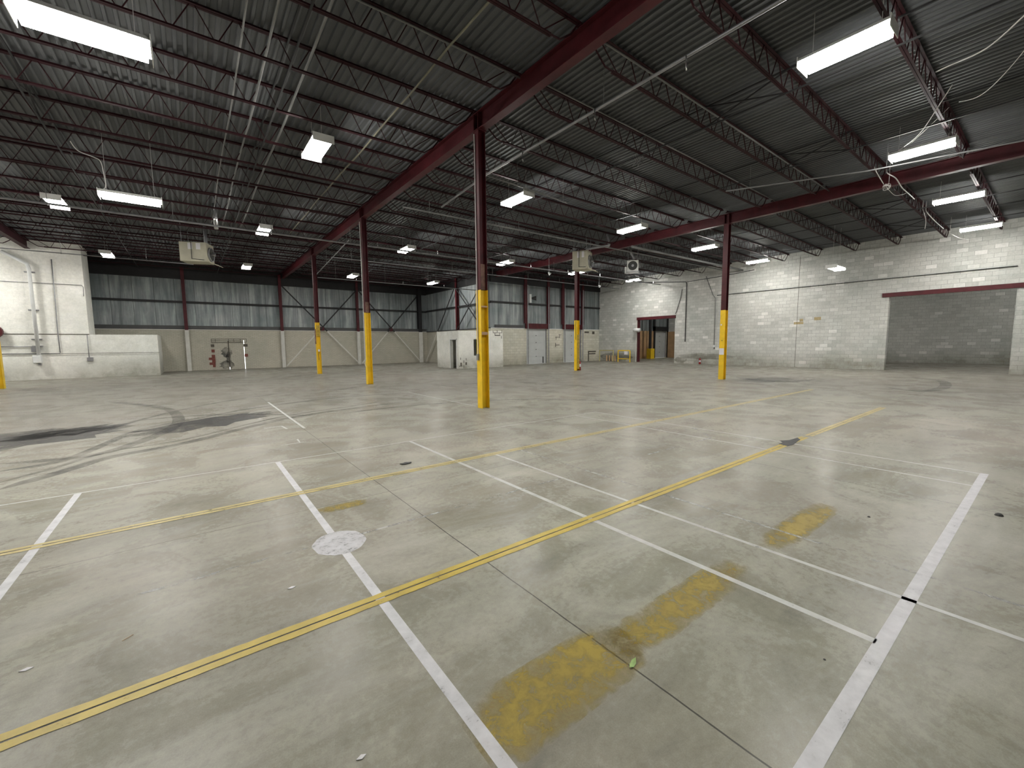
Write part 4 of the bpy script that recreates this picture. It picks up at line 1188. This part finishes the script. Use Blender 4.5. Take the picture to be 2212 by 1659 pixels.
line('painted_line', 9.80, 9.84, 9.0, 12.3, 'line_white_faint', 'faint white line on the floor right of the nearest column')
line('painted_line', 11.9, 11.95, 0.2, 1.6, 'line_white_faint', 'faint white line at the right edge below the wide opening')
mb = MB(); mb.v = [(1.03, 9.43, ZL), (1.36, 9.46, ZL), (1.40, 9.05, ZL), (1.36, 9.05, ZL), (1.33, 9.41, ZL), (1.03, 9.39, ZL)]; mb.f = [(0, 1, 4, 5), (1, 2, 3, 4)]
tag(mb.build('corner_mark', 'line_white'), 'white corner mark on the floor left of the joint, farther one', 'floor mark')
mb = MB(); mb.v = [(1.05, 7.57, ZL), (1.40, 7.60, ZL), (1.40, 7.63, ZL), (1.05, 7.60, ZL), (1.33, 7.62, ZL), (1.35, 7.62, ZL), (1.37, 7.92, ZL), (1.34, 7.92, ZL)]; mb.f = [(0, 1, 2, 3), (4, 5, 6, 7)]
tag(mb.build('corner_mark', 'line_white'), 'white tee mark on the floor left of the joint, nearer one', 'floor mark')
# round dot
mb = MB(); k = 40
mb.v = [(0.86 + 0.20 * math.cos(2 * PI * i / k) * (1 + 0.03 * math.sin(5 * i)), 3.48 + 0.225 * math.sin(2 * PI * i / k) * (1 + 0.03 * math.cos(3 * i)), ZL + 0.0006) for i in range(k)]
mb.f = [tuple(range(k))]
tag(mb.build('painted_dot', 'dot_white'), 'round white painted dot on the thick white band', 'floor mark')
# yellow tapes: two strips either side of the joint, slightly wavy edges
def tape(y, x0, x1, hw, gap, mat, lb, seg=0.06):
    mb = MB(); random.seed(int(y * 100))
    for s in (-1, 1):
        xs_ = []
        x = x0
        while x < x1: xs_.append(x); x += seg * (1 + max(0, x) * 0.3)
        xs_.append(x1)
        k = len(mb.v)
        for x in xs_:
            mb.v.append((x, y + s * gap, ZL + 0.0012)); mb.v.append((x, y + s * (hw + random.uniform(-0.004, 0.003)), ZL + 0.0012))
        for i in range(len(xs_) - 1):
            q = (k + 2 * i, k + 2 * i + 2, k + 2 * i + 3, k + 2 * i + 1)
            mb.f.append(q if s > 0 else q[::-1])
    return tag(mb.build('yellow_tape', mat), lb, 'floor tape')


tape(2.52, -1.6, 8.05, 0.058, 0.006, 'tape_yellow', 'near double yellow tape line along the floor joint')
tape(2.52, 8.2, 13.0, 0.06, 0.006, 'tape_yellow_far', 'broken far end of the near yellow tape line')
tape(4.955, -2.6, 16.2, 0.058, 0.009, 'tape_yellow_far', 'far yellow tape line crossing the hall floor')
tag(MB().poly([(7.15, 2.46), (7.3, 2.44), (7.78, 2.50), (7.9, 2.58), (7.6, 2.60), (7.45, 2.68), (7.35, 2.60), (7.2, 2.60)], 0.001, 0.004).build('tar_patch', 'darkgrey'), 'black tar patch breaking the near yellow tape', 'floor patch')
# old faded yellow bands
for x0, x1, y0, y1, lb in ((0.80, 1.82, 1.14, 1.53, 'worn yellow paint patch at the bottom centre'), (1.62, 3.05, 1.18, 1.45, 'worn yellow paint patch right of the floor joint'),
                           (3.45, 4.85, 1.17, 1.42, 'faded yellow patch between the white lines at right'), (0.84, 1.35, 4.17, 4.36, 'small faded yellow patch beside the thick white band')):
    line('old_paint', x0, x1, y0, y1, 'old_yellow', lb, 'floor paint', ZL - 0.0006)


# tyre marks and stains
def ribbon(pts, wd_, mat, lb, name='tyre_mark', cat='tyre mark', z=0.0007):
    P = [Vector((a_, b2, 0)) for a_, b2 in pts]; Q = [P[0] * 2 - P[1]] + P + [P[-1] * 2 - P[-2]]; out_ = []
    for i in range(1, len(Q) - 2):
        for k in range(8):
            u = k / 8; a, b2, c2, d2 = Q[i - 1], Q[i], Q[i + 1], Q[i + 2]
            out_.append(0.5 * ((2 * b2) + (c2 - a) * u + (2 * a - 5 * b2 + 4 * c2 - d2) * u * u + (3 * b2 - a - 3 * c2 + d2) * u ** 3))
    out_.append(P[-1]); mb = MB()
    for i, p in enumerate(out_):
        d = (out_[min(i + 1, len(out_) - 1)] - out_[max(i - 1, 0)]).normalized(); nrm = Vector((-d.y, d.x, 0))
        e = min(1, i / 4 + 0.1, (len(out_) - 1 - i) / 4 + 0.1)
        mb.v += [tuple(p + nrm * wd_ / 2 * e + Vector((0, 0, z))), tuple(p - nrm * wd_ / 2 * e + Vector((0, 0, z)))]
    for i in range(len(out_) - 1): mb.f.append((2 * i, 2 * i + 1, 2 * i + 3, 2 * i + 2))
    return tag(mb.build(name, mat), lb, cat)


def fz(l): return [tuple(onZ(a_, b2)[:2]) for a_, b2 in l]
ribbon(fz([(-10, 1003), (190, 985), (300, 955), (370, 925), (386, 905), (365, 885), (300, 874), (230, 868)]), 0.22, 'tyre', 'dark hooked tyre mark on the left floor')
ribbon(fz([(-10, 1060), (130, 1020), (250, 985), (400, 957), (600, 908), (740, 885), (900, 865)]), 0.20, 'tyre', 'long tyre mark sweeping from the left edge toward the second column')
ribbon(fz([(-10, 1045), (120, 1010), (240, 975), (400, 949), (600, 902), (740, 880), (880, 860)]), 0.10, 'tyre', 'thin tyre mark beside the long sweeping one')
ribbon(fz([(-10, 1020), (150, 990), (300, 930), (420, 905), (560, 880), (740, 858), (900, 848)]), 0.16, 'tyre', 'tyre mark above the long sweeping one, passing the dark smear')
ribbon(fz([(200, 940), (330, 900), (480, 868), (640, 846), (790, 838)]), 0.12, 'tyre', 'thin tyre mark on the left floor nearer the wall')
ribbon(fz([(740, 893), (850, 880), (1000, 868), (1150, 862), (1300, 866), (1480, 880)]), 0.14, 'tyre', 'curved tyre mark passing behind the nearest column')
ribbon(fz([(900, 836), (1100, 826), (1300, 838), (1480, 868)]), 0.16, 'tyre', 'far curved tyre mark behind the nearest column')
ribbon(fz([(1590, 815), (1640, 822), (1700, 824), (1760, 820)]), 0.5, 'tyre', 'dark scuff right of the notice column')
ribbon(fz([(1910, 836), (1990, 845), (2040, 836), (2030, 822), (1960, 815)]), 0.3, 'tyre', 'curved tyre mark in front of the wide opening')
ribbon(fz([(260, 912), (420, 898), (560, 895), (680, 898)]), 0.14, 'tyre', 'faint tyre mark near the white joint line')


def blot(px, py, rx_, ry_, mat, lb, ang=0.0):
    c = onZ(px, py); mb = MB(); k = 26
    for i in range(k):
        a_ = 2 * PI * i / k; w_ = 1 + 0.18 * math.sin(2.7 * i) + 0.1 * math.cos(4.3 * i)
        u, v = rx_ * math.cos(a_) * w_, ry_ * math.sin(a_) * w_
        mb.v.append((c.x + u * math.cos(ang) - v * math.sin(ang), c.y + u * math.sin(ang) + v * math.cos(ang), 0.0005))
    mb.f = [tuple(range(k))]
    return tag(mb.build('floor_stain', mat), lb, 'stain')


blot(30, 950, 1.5, 1.0, 'oil', 'big dark oil stain on the floor at the left edge', 0.2)
blot(150, 933, 0.9, 0.45, 'oil', 'dark tail of the oil stain at the left', 0.5)
blot(455, 912, 1.5, 0.6, 'oil', 'dark smear between the tyre marks', 0.6)
blot(1650, 820, 1.9, 0.9, 'smudge', 'faint dark smudge beside the notice column')

for o in C.objects:
    if '_o' in o: del o['_o']
